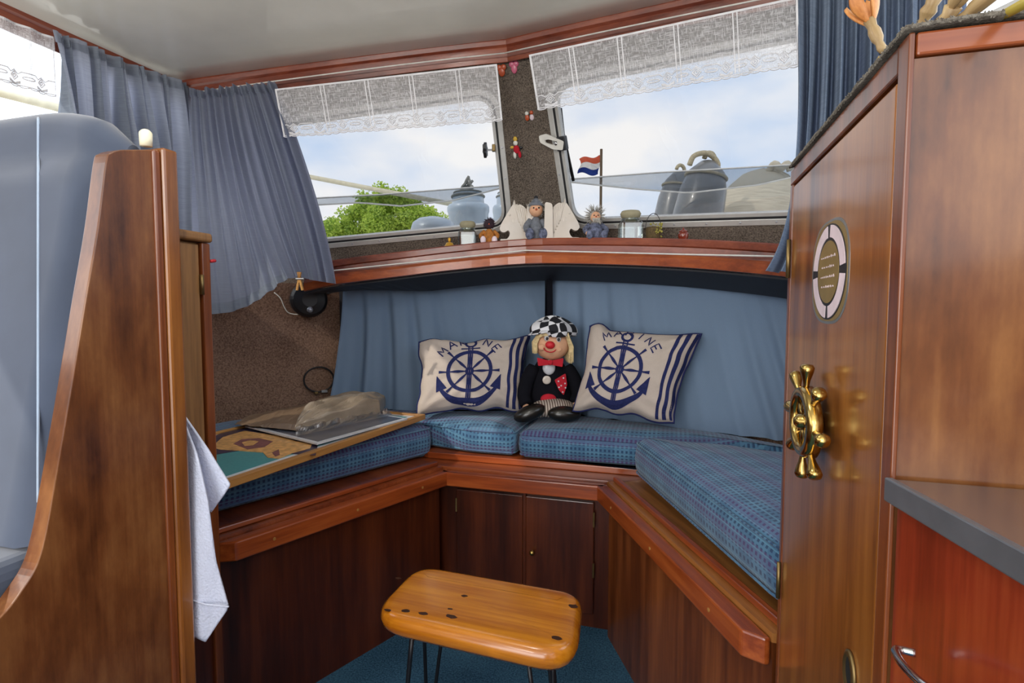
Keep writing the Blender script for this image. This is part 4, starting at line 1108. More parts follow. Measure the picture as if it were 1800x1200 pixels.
pin('bear_pin', 931, 204, 'tiny pair of orange and white figures pinned midway on the post', [('left_head', -.008, .010, .007, .007, .004, 'white'), ('right_head', .009, .011, .007, .007, .004, 'orangered'), ('left_body', -.008, -.004, .008, .011, .004, 'orangered'), ('right_body', .009, -.004, .008, .011, .004, 'pinkwhite')], 'ornament')
pin('clown_pin', 908, 262, 'tiny clown figure in red and white pinned on the centre post', [('hat', 0, .036, .008, .009, .004, 'yel2'), ('head', 0, .022, .009, .009, .005, 'white'), ('body', .001, .0, .012, .015, .005, 'tag_red'), ('left_arm', -.016, .008, .008, .005, .003, 'yel2'), ('right_arm', .017, .004, .008, .005, .003, 'black'), ('left_leg', -.008, -.020, .006, .013, .004, 'white'), ('right_leg', .011, -.019, .006, .013, .004, 'tag_red')], 'ornament')

# ------------------------------------------------------------------ things on the shelf
def shelf_pt(px, y):
    d = ray(px, 415); p = CAM + d * (y / d.y); return V((p.x, y, zs(p.x) - .006))
SF = 950.0
def sc_at(p): return p.dot(Fh) / FPX   # metres per pixel there (camera at origin in plan)
def jar(px, y, hpx, wpx, label, mat='clear'):
    p = shelf_pt(px, y); k = sc_at(V((p.x, p.y, 0))); h = hpx * k; w_ = wpx * k / 2
    m = T(p) @ Matrix.Rotation(.25, 4, 'Z'); t = thing('glass_jar', label, 'jar', m, 'square cork stoppered jars')
    sq = [(w_, w_), (-w_, w_), (-w_, -w_), (w_, -w_)]; sq = roundpoly([V(q) for q in sq], w_ * .35, 4)
    mb = MB(m); n_ = len(sq); vs = []; lv = [(.96, 0), (1, .004), (1, h * .56), (.92, h * .62), (.6, h * .66), (.55, h * .72)]
    for s, z in lv: vs += [V((q.x * s, q.y * s, z)) for q in sq]
    mb.add(vs, [(a * n_ + i, a * n_ + (i + 1) % n_, (a + 1) * n_ + (i + 1) % n_, (a + 1) * n_ + i) for a in range(len(lv) - 1) for i in range(n_)] + [tuple(range(n_ - 1, -1, -1))])
    obj('body', mb, mat, t, smooth=False)
    obj('rim', MB().tube([m @ V((w_ * .78 * math.cos(a), w_ * .78 * math.sin(a), h * .70)) for a in [2 * PI * i / 20 for i in range(20)]], h * .035, 8, closed=True), 'clear', t, smooth=True)
    obj('stopper', MB().lathe([(w_ * .5, h * .62), (w_ * .55, h * .72), (w_ * .85, h * .78), (w_ * .95, h * .88), (w_ * .80, h * .97), (w_ * .1, h)], n=18, m=m), 'cork', t, smooth=True)
    return t
jar(822, 1.86, 47, 30, 'square glass jar with cork stopper left of the orange doll')
jar(1108, 1.84, 54, 38, 'larger square glass jar with cork stopper right of the bearded doll')
def bell():
    p = shelf_pt(790, 1.82); k = sc_at(p); t = thing('brass_bell', 'little golden bell ornament at the left of the shelf', 'ornament', p)
    h = 20 * k
    obj('bell_body', MB().lathe([(h * .62, 0), (h * .55, h * .12), (h * .35, h * .4), (h * .28, h * .55), (h * .05, h * .62)], p, 18), 'yellow', t, smooth=True)
    obj('bell_handle', MB().lathe([(h * .05, h * .6), (h * .14, h * .75), (h * .12, h * .95), (.0003, h * 1.02)], p, 10), 'yellow', t, smooth=True)
bell()
def hairtuft(mb, c, r, n, ln, mt=None, down=0.0, half=False, thick=.0012):
    for i in range(n):
        d = V((rnd.gauss(0, 1), rnd.gauss(0, 1), rnd.gauss(0, 1))).normalized()
        if half and d.y < -.25 and d.z < .5: d.y = -d.y
        a = c + V((d.x * r[0], d.y * r[1], d.z * r[2])) * .9
        e = a + V((d.x, d.y, d.z - down)) * ln * rnd.uniform(.6, 1.2); mid_ = a.lerp(e, .5) + V((rnd.uniform(-1, 1), rnd.uniform(-1, 1), 0)) * ln * .12
        mb.tube([a, mid_, e], [thick, thick, thick * .3], 4)
def seated_doll(name, px, y, hpx, wpx, label, hair, cloth_, shoe, face='skin', hat=None, beard=False):
    p = shelf_pt(px, y); k = sc_at(p); h = hpx * k; w_ = wpx * k
    yaw = TH; m = T(p) @ Matrix.Rotation(yaw, 4, 'Z'); t = thing(name, label, 'doll', m)
    P_ = lambda x, yy, z: m @ V((x * w_, yy * w_, z * h))
    body = MB().lathe([(w_ * .30, 0), (w_ * .34, h * .12), (w_ * .28, h * .35), (w_ * .16, h * .52), (w_ * .10, h * .56)], n=16, m=m)
    obj('body', body, cloth_, t, smooth=True)
    for s in (-1, 1):
        obj('arm', MB().tube(smoothpath([P_(s * .22, 0, .48), P_(s * .40, -.12, .34), P_(s * .34, -.30, .22)], 4), [h * .075] * 8 + [h * .06], 8), cloth_, t, smooth=True)
        obj('hand', MB().ball(P_(s * .33, -.33, .20), h * .06), face, t, smooth=True)
        obj('leg', MB().tube([P_(s * .16, -.1, .10), P_(s * .24, -.45, .12)], h * .085, 8), cloth_, t, smooth=True)
        obj('shoe', MB().ball(P_(s * .27, -.50, .145), (h * .10, h * .08, h * .135), m=m @ T(s * .27 * w_, -.50 * w_, .145 * h)), shoe, t, smooth=True)
    hc = P_(0, -.04, .72); hr = h * .155
    obj('head', MB().ball(hc, (hr, hr, hr * 1.05)), face, t, smooth=True)
    ey = MB()
    for s in (-1, 1): ey.ball(m @ V((s * hr * .38, -.04 * w_ - hr * .92, .74 * h)), hr * .13, 8, 6)
    obj('eyes', ey, 'black', t)
    obj('nose', MB().ball(m @ V((0, -.04 * w_ - hr * 1.0, .705 * h)), hr * .17, 8, 6), 'orangered', t, smooth=True)
    hm = MB(m); hm.ball(0, (hr * 1.12, hr * 1.05, hr * 1.12), m=T(0, -.04 * w_ + hr * .28, .745 * h), jit=.08)
    hairtuft(hm, V((0, -.04 * w_ + hr * .25, .76 * h)), (hr * 1.1, hr, hr * 1.1), 200, hr * (1.3 if beard else .5), half=True)
    obj('hair', hm, hair, t, smooth=True)
    if beard:
        bm_ = MB(m)
        for i in range(40):
            x = rnd.uniform(-.7, .7) * hr; bm_.tube([V((x, -.04 * w_ - hr * .8, .66 * h)), V((x * 1.2, -.05 * w_ - hr * 1.1, (.60 - rnd.random() * .12) * h))], [.0016, .0004], 4)
        obj('beard', bm_, hair, t)
    if hat:
        obj('hat', MB().lathe([(hr * 1.15, .80 * h), (hr * .85, .88 * h), (hr * .4, .96 * h), (.0005, 1.0 * h)], n=14, m=m @ T(0, -.02 * w_, 0)), hat, t, smooth=True)
        obj('pompom', MB().ball(m @ V((0, -.02 * w_, 1.0 * h)), hr * .28, jit=.2), 'black', t, smooth=True)
    return t
seated_doll('hedgehog_doll', 860, 1.865, 50, 36, 'little doll with dark shaggy hair and golden orange clothes on the shelf', 'darkhair', 'amber', 'pinkwhite', face='darkhair')
seated_doll('gnome_doll', 942, 1.89, 76, 42, 'grey hatted gnome doll sitting between the two white horse bookends', 'greyhair', 'greyfelt', 'bluegrey', 'skin', hat='greyfelt')
seated_doll('bearded_doll', 1046, 1.86, 58, 46, 'bearded doll with wild pale grey hair right of the horse bookends', 'greyhair', 'bluegrey', 'bluegrey', beard=True)
def horse(px, y, hpx, flip, label):
    p = shelf_pt(px, y); k = sc_at(p) * hpx / 100
    m = T(p) @ Matrix.Rotation(TH - .05 * flip, 4, 'Z')
    t = thing('horse_bookend', label, 'bookend', m)
    S = lambda x, z: (x * k * flip, z * k)
    mm = m @ Matrix(((1, 0, 0, 0), (0, 0, -1, 0), (0, 1, 0, 0), (0, 0, 0, 1)))   # local xy -> x,z plane, local z -> toward camera
    th = 20 * k
    obj('foot', MB().prism(roundpoly([V(S(-42, 0)), V(S(40, 0)), V(S(40, 8)), V(S(-42, 10))], 2 * k, 3), -th, th, mm), 'ceramic', t, bevel=.002)
    obj('back_slab', MB().prism(roundpoly([V(S(-44, 0)), V(S(-22, 0)), V(S(-24, 88)), V(S(-42, 92))], 7 * k, 5), -th * 1.1, th * 1.1, mm), 'ceramic', t, bevel=.003, seg=3)
    outl = [(-26, 6), (26, 8), (19, 14), (16, 24), (21, 31), (28, 25), (36, 25), (42, 33), (37, 46), (27, 63), (18, 78), (9, 92), (2, 88), (-8, 92), (-20, 84), (-27, 60)]
    hp_ = roundpoly([V(S(*q)) for q in outl], 4 * k, 3)
    obj('head', MB().prism(hp_, -th * .6, th * .6, mm), 'ceramic', t, bevel=k * 3, seg=3)
    for s in (-1, 1):
        obj('ear', MB().lathe([(4 * k, 0), (3 * k, 7 * k), (.3 * k, 15 * k)], n=8, m=mm @ T(6 * k * flip, 88 * k, s * th * .35) @ Matrix.Rotation(-PI / 2, 4, 'X')), 'ceramic', t, smooth=True)
    obj('eye', MB().ball(0, (3 * k, 2.4 * k, 1.5 * k), m=mm @ T(17 * k * flip, 66 * k, th * .6)), 'ceramic', t, smooth=True)
    obj('cheek', MB().ball(0, (8 * k, 9 * k, 1.6 * k), m=mm @ T(6 * k * flip, 52 * k, th * .54)), 'ceramic', t, smooth=True)
    for q in range(6):
        a = V((0 - q * 3.6, 96 - q * 3, 0)); 
        obj('mane_lock', MB(mm).tube(smoothpath([V(((6 - q * 5.5) * k * flip, (94 - q * 2.5) * k, th * .50)), V(((-2 - q * 4.5) * k * flip, (70 - q * 6) * k, th * .62)), V(((-6 - q * 3.5) * k * flip, (48 - q * 7) * k, th * .52))], 4), 2.6 * k, 6), 'ceramic', t, smooth=True)
    return t
horse(908, 1.90, 72, -1, 'white ceramic horse head bookend facing left')
horse(988, 1.90, 72, 1, 'white ceramic horse head bookend facing right')
def basket():
    p = shelf_pt(1148, 1.83); k = sc_at(p); t = thing('flower_basket', 'tiny wicker basket with hoop handle and dried yellow flowers', 'basket', p)
    obj('basket_body', MB().lathe([(9 * k, 0), (12 * k, 6 * k), (13 * k, 22 * k), (12 * k, 26 * k), (10 * k, 24 * k)], p, 16), 'wicker', t, smooth=True)
    obj('handle', MB().tube([p + V((13 * k * math.cos(a), 0, 24 * k + 26 * k * math.sin(a))) for a in [PI * i / 14 for i in range(15)]], .0011, 6), 'black', t, smooth=True)
    fb = MB()
    for i in range(60):
        c_ = p + V((rnd.uniform(-4, 15) * k, rnd.uniform(-14, 2) * k, rnd.uniform(8, 32) * k)); fb.ball(c_, rnd.uniform(1, 2.4) * k, 6, 4)
    obj('dried_flowers', fb, 'dry', t, smooth=True, kind='stuff')
basket()
p = shelf_pt(1201, 1.80); k = sc_at(p); t = thing('lacquer_pot', 'small red brown lidded pot standing alone right of the basket', 'pot', p)
obj('pot_body', MB().lathe([(6 * k, 0), (6 * k, 2 * k), (4.5 * k, 4 * k), (8.5 * k, 9 * k), (9 * k, 15 * k), (7.5 * k, 19 * k)], p, 18), 'redglass', t, smooth=True)
obj('lid', MB().lathe([(8 * k, 19 * k), (6 * k, 22 * k), (2 * k, 24 * k), (2 * k, 26 * k), (.2 * k, 27 * k)], p, 16), 'redglass', t, smooth=True)

# ------------------------------------------------------------------ printed pillows and doll
def pillow(cpx, Dtop, Dbot, label, ear, emb, txt, mirror=False):
    (tl, tr_, br, bl) = cpx
    TLp = PD(*tl, Dtop[0]); TRp = PD(*tr_, Dtop[1]); BRp = PD(*br, Dbot[1]); BLp = PD(*bl, Dbot[0])
    nrm = (TRp - TLp).cross(TLp - BLp).normalized()
    if nrm.dot(Fh) > 0: nrm = -nrm
    def S(u, v, side=1, lift=0):
        a = (u + 1) / 2; b_ = (v + 1) / 2
        uu = u * (1 - .07 * (1 - v * v) * 1); vv = v * (1 - .09 * (1 - u * u))
        a2 = (uu + 1) / 2; b2 = (vv + 1) / 2
        p = BLp * ((1 - a2) * (1 - b2)) + BRp * (a2 * (1 - b2)) + TLp * ((1 - a2) * b2) + TRp * (a2 * b2)
        prof_ = max(0, (1 - u ** 4)) * max(0, (1 - v ** 4))
        th = .058 * prof_ ** .42 * (1 + .12 * noise.noise(V((u * 2.4 + ear, v * 2.4, side)))) + .005 * prof_ * noise.noise(V((u * 6, v * 6 + ear, 4)))
        # creases radiating from the corners
        p = p + (TRp - TLp).normalized() * (.010 * noise.noise(V((u * 1.6 + ear, v * 2.6, 7))) * (abs(u) ** 3)) + (TLp - BLp).normalized() * (.012 * noise.noise(V((u * 2.8, v * 1.5 + ear, 9))) * (abs(v) ** 3))
        if u < -.6 and v > .6: p = p + (TLp - BLp).normalized() * .014 * math.sin((u + 1) / .4 * PI) * (v - .6) / .4
        cr_ = 0
        for cu, cv in ((-1, 1), (1, 1), (-1, -1), (1, -1)):
            du, dv = u - cu, v - cv; rr2 = math.hypot(du, dv); ang = math.atan2(dv, du); cr_ += .0045 * math.exp(-((rr2 - .45) / .28) ** 2) * math.cos(ang * 9 + ear)
        return p + nrm * (side * (th + cr_ * prof_ ** .3) + lift)
    base = (BLp + BRp) / 2; t = thing('printed_pillow', label, 'pillow', V((base.x, base.y, base.z)), 'nautical printed pillows')
    mb = MB(); mb.sheet(lambda a, b_: S(a * 2 - 1, b_ * 2 - 1, 1), 48, 48); mb.uv = None; mb.sheet(lambda a, b_: S(a * 2 - 1, b_ * 2 - 1, -1), 32, 32); mb.uv = None
    obj('cover', mb, 'pillow', t, smooth=True)
    edge = [(-1 + 2 * i / 24, -1) for i in range(24)] + [(1, -1 + 2 * i / 24) for i in range(24)] + [(1 - 2 * i / 24, 1) for i in range(24)] + [(-1, 1 - 2 * i / 24) for i in range(24)]
    obj('piping', MB().tube([S(u, v, 0) for u, v in edge], .0040, 6, closed=True), 'navy', t, smooth=True)
    ex, ey, RX, RY = emb
    UV = lambda dx, dy: (ex + dx / RX, ey + dy / RY)
    def strip(mb, pts, w_, closed=False):
        """ribbon on the pillow surface, pts in design units"""
        dens = []
        k = len(pts); seg_ = range(k if closed else k - 1)
        for i in seg_:
            a = V(pts[i]); b_ = V(pts[(i + 1) % k]); q = max(1, int((b_ - a).length / 4))
            for j in range(q): dens.append(a.lerp(b_, j / q))
        if not closed: dens.append(V(pts[-1]))
        n_ = len(dens); vs = []
        for i in range(n_):
            a = dens[i - 1] if (i or closed) else dens[0]; b_ = dens[(i + 1) % n_] if (i < n_ - 1 or closed) else dens[-1]
            d = (b_ - a).normalized(); nn = V((-d.y, d.x)); ww = (w_(i / max(1, n_ - 1)) if callable(w_) else w_) / 2
            for s in (-1, 0, 1):
                q = dens[i] + nn * ww * s; u, v = UV(q.x, q.y); vs.append(S(max(-.985, min(.985, u)), max(-.985, min(.985, v)), 1, .0018))
        fs = []
        for i in range(n_ if closed else n_ - 1):
            j = (i + 1) % n_
            for s in (0, 1): fs.append((i * 3 + s, j * 3 + s, j * 3 + s + 1, i * 3 + s + 1))
        mb.add(vs, fs)
    circ = lambda r, a0=0, a1=2 * PI, n_=40: [(r * math.cos(a0 + (a1 - a0) * i / n_), r * math.sin(a0 + (a1 - a0) * i / n_)) for i in range(n_ + (0 if a1 - a0 > 6.28 else 1))]
    e_ = MB(); strip(e_, circ(40), 7, True); strip(e_, circ(6, n_=12), 5, True)
    for i in range(8):
        a = PI / 8 * 0 + i * PI / 4 + (.0)
        c_, s_2 = math.cos(a), math.sin(a)
        strip(e_, [(6 * c_, 6 * s_2), (37 * c_, 37 * s_2)], lambda t_: 2.5 + 3 * math.sin(PI * t_) ** 2)
        if i not in (2, 6): strip(e_, [(43 * c_, 43 * s_2), (57 * c_, 57 * s_2)], lambda t_: 2.4 + 3.4 * t_)
    obj('wheel_print', e_, 'navy', t)
    an = MB(); strip(an, [(-3.5, 52), (-3.5, -56)], 2.4); strip(an, [(3.5, 52), (3.5, -56)], 2.4); strip(an, [(0, 45), (0, -58)], 3.5)
    strip(an, circ(9, n_=16) if False else [(x, y + 62) for x, y in circ(9, n_=16)], 4.5, True); strip(an, [(-17, 48), (17, 48)], 3)
    strip(an, circ(62, PI * 1.16, PI * 1.84, 24), lambda t_: 5 + 9 * math.sin(PI * t_))
    for s in (-1, 1): strip(an, [(s * 50, -36), (s * 60, -8)], lambda t_: 20 * (1 - t_) + 1)
    obj('anchor_print', an, 'navy', t)
    # lettering
    GL = {'M': [[(0, 0), (1, 10), (5, 3), (9, 10), (10, 0)]], 'A': [[(0, 0), (5, 10), (10, 0)], [(2, 4), (8, 4)]], 'R': [[(1, 0), (1, 10), (8, 9), (8, 6), (1, 5)], [(3, 5), (9, 0)]],
          'I': [[(5, 0), (5, 10)]], 'N': [[(1, 0), (1, 10), (9, 0), (9, 10)]], 'E': [[(9, 0), (1, 0), (1, 10), (9, 10)], [(1, 5), (7, 5)]]}
    r0, a0_, a1_ = txt
    for i, ch in enumerate('MARINE'):
        a = lerp(a0_, a1_, i / 5); g = MB()
        for stx in GL[ch]:
            q = []
            for x, y in stx:
                lx = (x - 5) * 1.45; ly = y * 1.45; q.append(((r0 + ly) * math.cos(a) + lx * math.sin(a), (r0 + ly) * math.sin(a) - lx * math.cos(a)))
            strip(g, q, 2.4)
        obj('letter', g, 'navy', t)
    s2 = MB()
    for uu, ww in ((.72, .06), (.85, .07), (.965, .045)):
        vs = []
        for i in range(41):
            v = -0.97 + 1.94 * i / 40
            for q in (uu - ww / 2, uu + ww / 2): vs.append(S(q + .01 * math.sin(v * 9), v, 1, .0016))
        s2.add(vs, [(2 * i, 2 * i + 1, 2 * i + 3, 2 * i + 2) for i in range(40)])
    obj('border_stripe', s2, 'navy', t)
    return t
pillow(((736, 601), (930, 591), (917, 722), (732, 727)), (2.03, 2.08), (1.93, 1.98), 'cream pillow with navy anchor and wheel print, left of the clown doll', 1.3, (-.06, .0, 97, 71), (58, R(140), R(44)))
pillow(((1036, 572), (1230, 588), (1182, 746), (1008, 722)), (1.93, 1.76), (1.84, 1.70), 'cream pillow with navy anchor and wheel print, right of the clown doll', 4.1, (-.16, -.04, 96, 76), (64, R(122), R(38)))

dp = PZ(965, 735, .607)
dmw = T(dp.x, dp.y + .03, .607) @ Matrix.Rotation(TH + .05, 4, 'Z')
dl_ = thing('clown_doll', 'clown doll with checked cap, red nose and black jacket between the pillows', 'doll', dmw)
K = 1.87 / 950  # metres per photo pixel at the doll
def D_(x, y, z): return dmw @ V((x * K, y * K, z * K))    # x right, y away, z up, in px units
obj('jacket', MB().lathe([(40 * K, 14 * K), (44 * K, 24 * K), (42 * K, 50 * K), (36 * K, 80 * K), (24 * K, 100 * K), (14 * K, 106 * K)], n=24, m=dmw @ T(0, 20 * K, 0), sy=.62), 'blackcloth', dl_, smooth=True)
for s, pts in ((-1, [(-30, 12, 92), (-44, 4, 66), (-50, -4, 40), (-46, -12, 26)]), (1, [(30, 12, 92), (44, 4, 68), (50, -2, 44), (44, -10, 28)])):
    obj('sleeve', MB().tube(smoothpath([D_(*q) for q in pts], 5), [11 * K, 12 * K, 13 * K, 13 * K, 13 * K, 13 * K, 13 * K, 13 * K, 13 * K, 12.5 * K, 12.5 * K, 12 * K, 12 * K, 12 * K, 12 * K, 12 * K][:16], 12), 'blackcloth', dl_, smooth=True)
    obj('hand', MB().ball(D_(pts[-1][0], pts[-1][1] - 2, pts[-1][2] - 8), (8 * K, 6 * K, 9 * K)), 'skin', dl_, smooth=True)
obj('shirt', MB().ball(0, (12 * K, 5 * K, 14 * K), m=dmw @ T(-4 * K, -3 * K, 92 * K)), 'p_white', dl_, smooth=True)
obj('waistcoat', MB().ball(0, (15 * K, 6 * K, 10 * K), m=dmw @ T(-5 * K, -5 * K, 34 * K)), 'tag_red', dl_, smooth=True)
bwx = MB()
for s in (-1, 1): bwx.prism(roundpoly([V((0, 3)), V((s * 24, 8)), V((s * 22, -8)), V((0, -4))] if s > 0 else [V((0, -4)), V((s * 22, -6)), V((s * 24, 9)), V((0, 3))], 1.5, 3), -2.5, 2.5, dmw @ T(-3 * K, -13 * K, 102 * K) @ Matrix.Rotation(PI / 2, 4, 'X') @ Matrix.Scale(K, 4))
obj('bow_tie', bwx, 'tag_red', dl_, bevel=.002)
obj('bow_knot', MB().ball(0, (5 * K, 4 * K, 5 * K), m=dmw @ T(-3 * K, -15 * K, 102 * K)), 'tag_red', dl_, smooth=True)
mbt = dmw @ T(-9 * K, -9.5 * K, 70 * K) @ Matrix.Rotation(PI / 2 + .1, 4, 'X')
obj('button', MB().lathe([(7.5 * K, 0), (8 * K, 1.5 * K), (7 * K, 3 * K), (2.2 * K, 2.2 * K), (.1 * K, 2.2 * K)], n=20, m=mbt), 'ceramic', dl_, smooth=True)
mk_ = dmw @ T(19 * K, -10 * K, 62 * K) @ Matrix.Rotation(PI / 2 + .05, 4, 'X') @ Matrix.Scale(K, 4)
hk = obj('handkerchief', MB().prism(roundpoly([V((-14, 8)), V((6, 20)), V((9, 0)), V((3, -20)), V((-6, -10))], 2, 3), 0, 4, mk_), 'tag_red', dl_, bevel=.001)
dt = MB()
for x, y in ((-7, 6), (2, 12), (5, 2), (-2, -2), (1, -14), (-6, -5), (6, -6)): dt.lathe([(1.5, 4), (1.5, 4.6), (.1, 4.8)], n=8, m=mk_ @ T(x, y, 0))
obj('polka_dots', dt, 'p_white', hk)
obj('trousers', MB().ball(0, (42 * K, 34 * K, 17 * K), 24, 12, m=dmw @ T(4 * K, -8 * K, 18 * K)), 'trouser', dl_, smooth=True)
for s, x, y, z, a in ((-1, -42, -34, 14, .35), (1, 19, -40, 13, -.05)):
    obj('leg', MB().tube([D_(x * .45 + 6, -14, 16), D_(x * .9 + 2, -28, 15)], 13 * K, 12), 'trouser', dl_, smooth=True)
    ms2 = dmw @ T(x * K, y * K, z * K) @ Matrix.Rotation(-a, 4, 'Y')
    obj('shoe', MB().ball(0, (30 * K, 17 * K, 14 * K), 24, 14, m=ms2), 'shoe', dl_, smooth=True)
# head
hcx, hz_ = 2, 136
mh = dmw @ T(hcx * K, 2 * K, hz_ * K) @ Matrix.Rotation(.10, 4, 'Y')
hd = obj('head', MB().ball(0, (33 * K, 27 * K, 31 * K), 24, 16, m=mh), 'skin', dl_, smooth=True)
obj('nose', MB().ball(0, (9 * K, 7 * K, 7 * K), m=mh @ T(-7 * K, -29 * K, -2 * K)), 'red', hd, smooth=True)
for s in (-1, 1):
    obj('eye', MB().ball(0, (4.5 * K, 3 * K, 6 * K), m=mh @ T((-3 + s * 11) * K, -25 * K, 10 * K)), 'p_white', hd, smooth=True)
    obj('pupil', MB().ball(0, (2.4 * K, 1.6 * K, 3 * K), m=mh @ T((-3 + s * 10.5) * K, -27.8 * K, 9 * K)), 'black', hd, smooth=True)
    obj('cheek', MB().ball(0, (7 * K, 4 * K, 6 * K), m=mh @ T((-5 + s * 15) * K, -21 * K, -8 * K)), 'skin', hd, smooth=True)
mo = MB().tube([mh @ V(((-6 + 11 * math.cos(a)) * K, (-27.3 + abs(math.cos(a)) * 3) * K, (-8 + 7 * math.sin(a)) * K)) for a in [PI + PI * i / 10 for i in range(11)]], 1.1 * K, 6)
obj('mouth', mo, 'tag_red', hd, smooth=True)
hr_ = MB(dmw)
for i in range(600):
    s = rnd.choice((-1, 1)); a = rnd.uniform(-.5, 1.0)
    x = s * (27 + 6 * rnd.random()) * math.cos(a * .5); y = 2 + a * 24 - 8; L_ = rnd.uniform(.75, 1.0) * (52 if s > 0 else 34)
    c0 = V(((hcx + x * .85) * K, y * K, (hz_ + 16) * K)); c1 = V(((hcx + x * 1.12) * K, y * K, (hz_ + 16 - L_ * .5) * K)); c2 = V(((hcx + x * (1.02 + .12 * rnd.random())) * K, (y - 3) * K, (hz_ + 16 - L_) * K))
    hr_.tube([c0, c1, c2], [1.5 * K, 1.4 * K, .4 * K], 4)
for i in range(90):
    x = rnd.uniform(-26, 26); c0 = V(((hcx + x) * K, -24 * K, (hz_ + 21) * K)); hr_.tube([c0, V(((hcx + x * 1.1) * K, -27 * K, (hz_ + 18 - abs(x) * .25) * K))], [1.3 * K, .5 * K], 4)
obj('hair', hr_, 'hair', hd, kind='stuff')
# checked cap: puffy crown plus brim
def capf(u, v):
    th = v * PI * .62; ph = 2 * PI * u; r = 1 + .10 * math.sin(ph * 4 + 1) * math.sin(th)
    return dmw @ V(((hcx + 3 + 41 * r * math.sin(th) * math.cos(ph)) * K, (3 + 35 * r * math.sin(th) * math.sin(ph)) * K, (hz_ + 23 + (24 + 4 * math.sin(ph * 3)) * math.cos(th) + 6 * math.sin(th) * math.cos(ph) * -.3) * K))
cp_ = obj('cap', MB().sheet(capf, 36, 14), 'check', hd, smooth=True)
def brim(u, v):
    a = lerp(PI * 1.08, PI * 1.92, u); r = lerp(26, 46 + 0 * u, v)
    return dmw @ V(((hcx - 4 + r * .92 * math.cos(a)) * K, (r * math.sin(a) * .9 + 6) * K, (hz_ + 27 - 9 * v * abs(math.cos(a)) - 3 * v) * K))
obj('cap_brim', MB().sheet(brim, 16, 5), 'check', cp_, smooth=True, solid=.004)

# ------------------------------------------------------------------ picture, print and parcel on the left cushion
zf = .628
A = PZ(385, 852, zf); B = PZ(748, 729, zf); ex_ = (B - A).normalized(); ln_ = (B - A).length
pfm = frame((A.x, A.y, zf), ex_, (0, 0, 1)); Wd = .44
pic = thing('framed_picture', 'oak framed portrait print lying flat on the left cushion', 'picture', pfm)
def bar4(mb, x0, x1, y0, y1, z0, z1): return mb.box(x0, x1, y0, y1, z0, z1)
fw = .018; T0 = -.016
for (x0, x1, y0, y1) in ((0, ln_, 0, fw), (0, ln_, Wd - fw, Wd), (0, fw, fw, Wd - fw), (ln_ - fw, ln_, fw, Wd - fw)):
    obj('frame_bar', MB(pfm).box(x0, x1, y0, y1, T0, .003), 'frame_x', pic, pfm, bevel=.002)
obj('mount', MB(pfm).box(fw, ln_ - fw, fw, Wd - fw, T0 + .004, -.003), 'p_white', pic, pfm)
inv_f = pfm.inverted()
def pq(px, py, z=zf - .002): return V((inv_f @ PZ(px, py, z)).xy)
prt = obj('print', MB(pfm).box(fw + .024, ln_ - fw - .024, fw + .028, Wd - fw - .024, -.003, -.0024), 'p_teal', pic, pfm)
def patch(nm, pxs_, mt, h):
    obj(nm, MB(pfm).prism([pq(*q) for q in pxs_], -.0024, h, ), mt, prt, pfm)
patch('dark_shape', [(360, 775), (400, 755), (440, 752), (500, 762), (560, 775), (555, 800), (480, 795), (450, 785), (420, 792), (370, 800)], 'p_dark', -.0018)
patch('face_shape', [(372, 785), (392, 768), (430, 757), (490, 766), (520, 775), (500, 786), (460, 795), (420, 792), (385, 790)], 'p_tan', -.0014)
patch('shadow_shape', [(410, 780), (425, 772), (455, 770), (480, 776), (465, 786), (435, 790)], 'p_plum', -.0010)
patch('light_shape', [(425, 778), (440, 774), (455, 776), (445, 783), (430, 784)], 'p_tan', -.0007)
patch('hand_shape', [(462, 795), (480, 783), (520, 776), (550, 778), (545, 788), (515, 796), (490, 806), (470, 804)], 'p_tan', -.0010)
patch('hand_shadow', [(478, 796), (490, 790), (492, 800), (484, 803)], 'p_plum', -.0007)
# second print over it
za = zf + .008
s0 = [PZ(430, 748, za), PZ(557, 779, za), PZ(716, 735, za), PZ(600, 716, za)]
sp2 = thing('mounted_print', 'slate grey unframed print lying across the framed picture', 'print', V(((s0[0].x + s0[2].x) / 2, (s0[0].y + s0[2].y) / 2, zf + .003)))
obj('board', MB().prism([p.xy for p in s0], zf + .0035, za), 'p_white', sp2)
cxy = V(((s0[0].x + s0[2].x) / 2, (s0[0].y + s0[2].y) / 2))
obj('image', MB().prism([cxy + (p.xy - cxy) * .93 for p in s0], za, za + .0008), 'p_slate', sp2)
# parcel
zq = za + .004
par = thing('foil_parcel', 'crumpled brown foil parcel in a clear plastic bag on the pictures', 'parcel', PZ(600, 745, zq))
pcn = [PD(515, 748, 1.60), PD(672, 716, 1.80), PD(680, 700, 1.92), PD(555, 712, 1.86)]
def parc(u, v, top):
    a = PZ(518, 757, zq); b_ = PZ(668, 728, zq); c_ = PZ(678, 712, zq + .0); d_ = PZ(540, 722, zq)
    uu = .5 - .5 * math.cos(PI * u); vv = .5 - .5 * math.cos(PI * v)
    p = a * ((1 - uu) * (1 - vv)) + b_ * (uu * (1 - vv)) + c_ * (uu * vv) + d_ * ((1 - uu) * vv)
    e1_ = (math.sin(PI * u) * math.sin(PI * v)) ** .35
    h = (.050 + .03 * u) * e1_ * (1 + .35 * noise.noise(V((u * 5, v * 4, 1)))) + .022 * abs(noise.noise(V((u * 3.5 + v * 2, v * 8, 3)))) * e1_ + .006 * abs(noise.noise(V((u * 9 + v * 4, v * 16, 6)))) * e1_ - .008 * e1_
    return V((p.x, p.y, zq + (h if top else .001)))
pm = MB(); pm.sheet(lambda u, v: parc(u, v, True), 44, 34); pm.uv = None; pm.sheet(lambda u, v: parc(u, v, False), 4, 4); pm.uv = None
obj('wrapping', pm, 'foil', par, smooth=False)
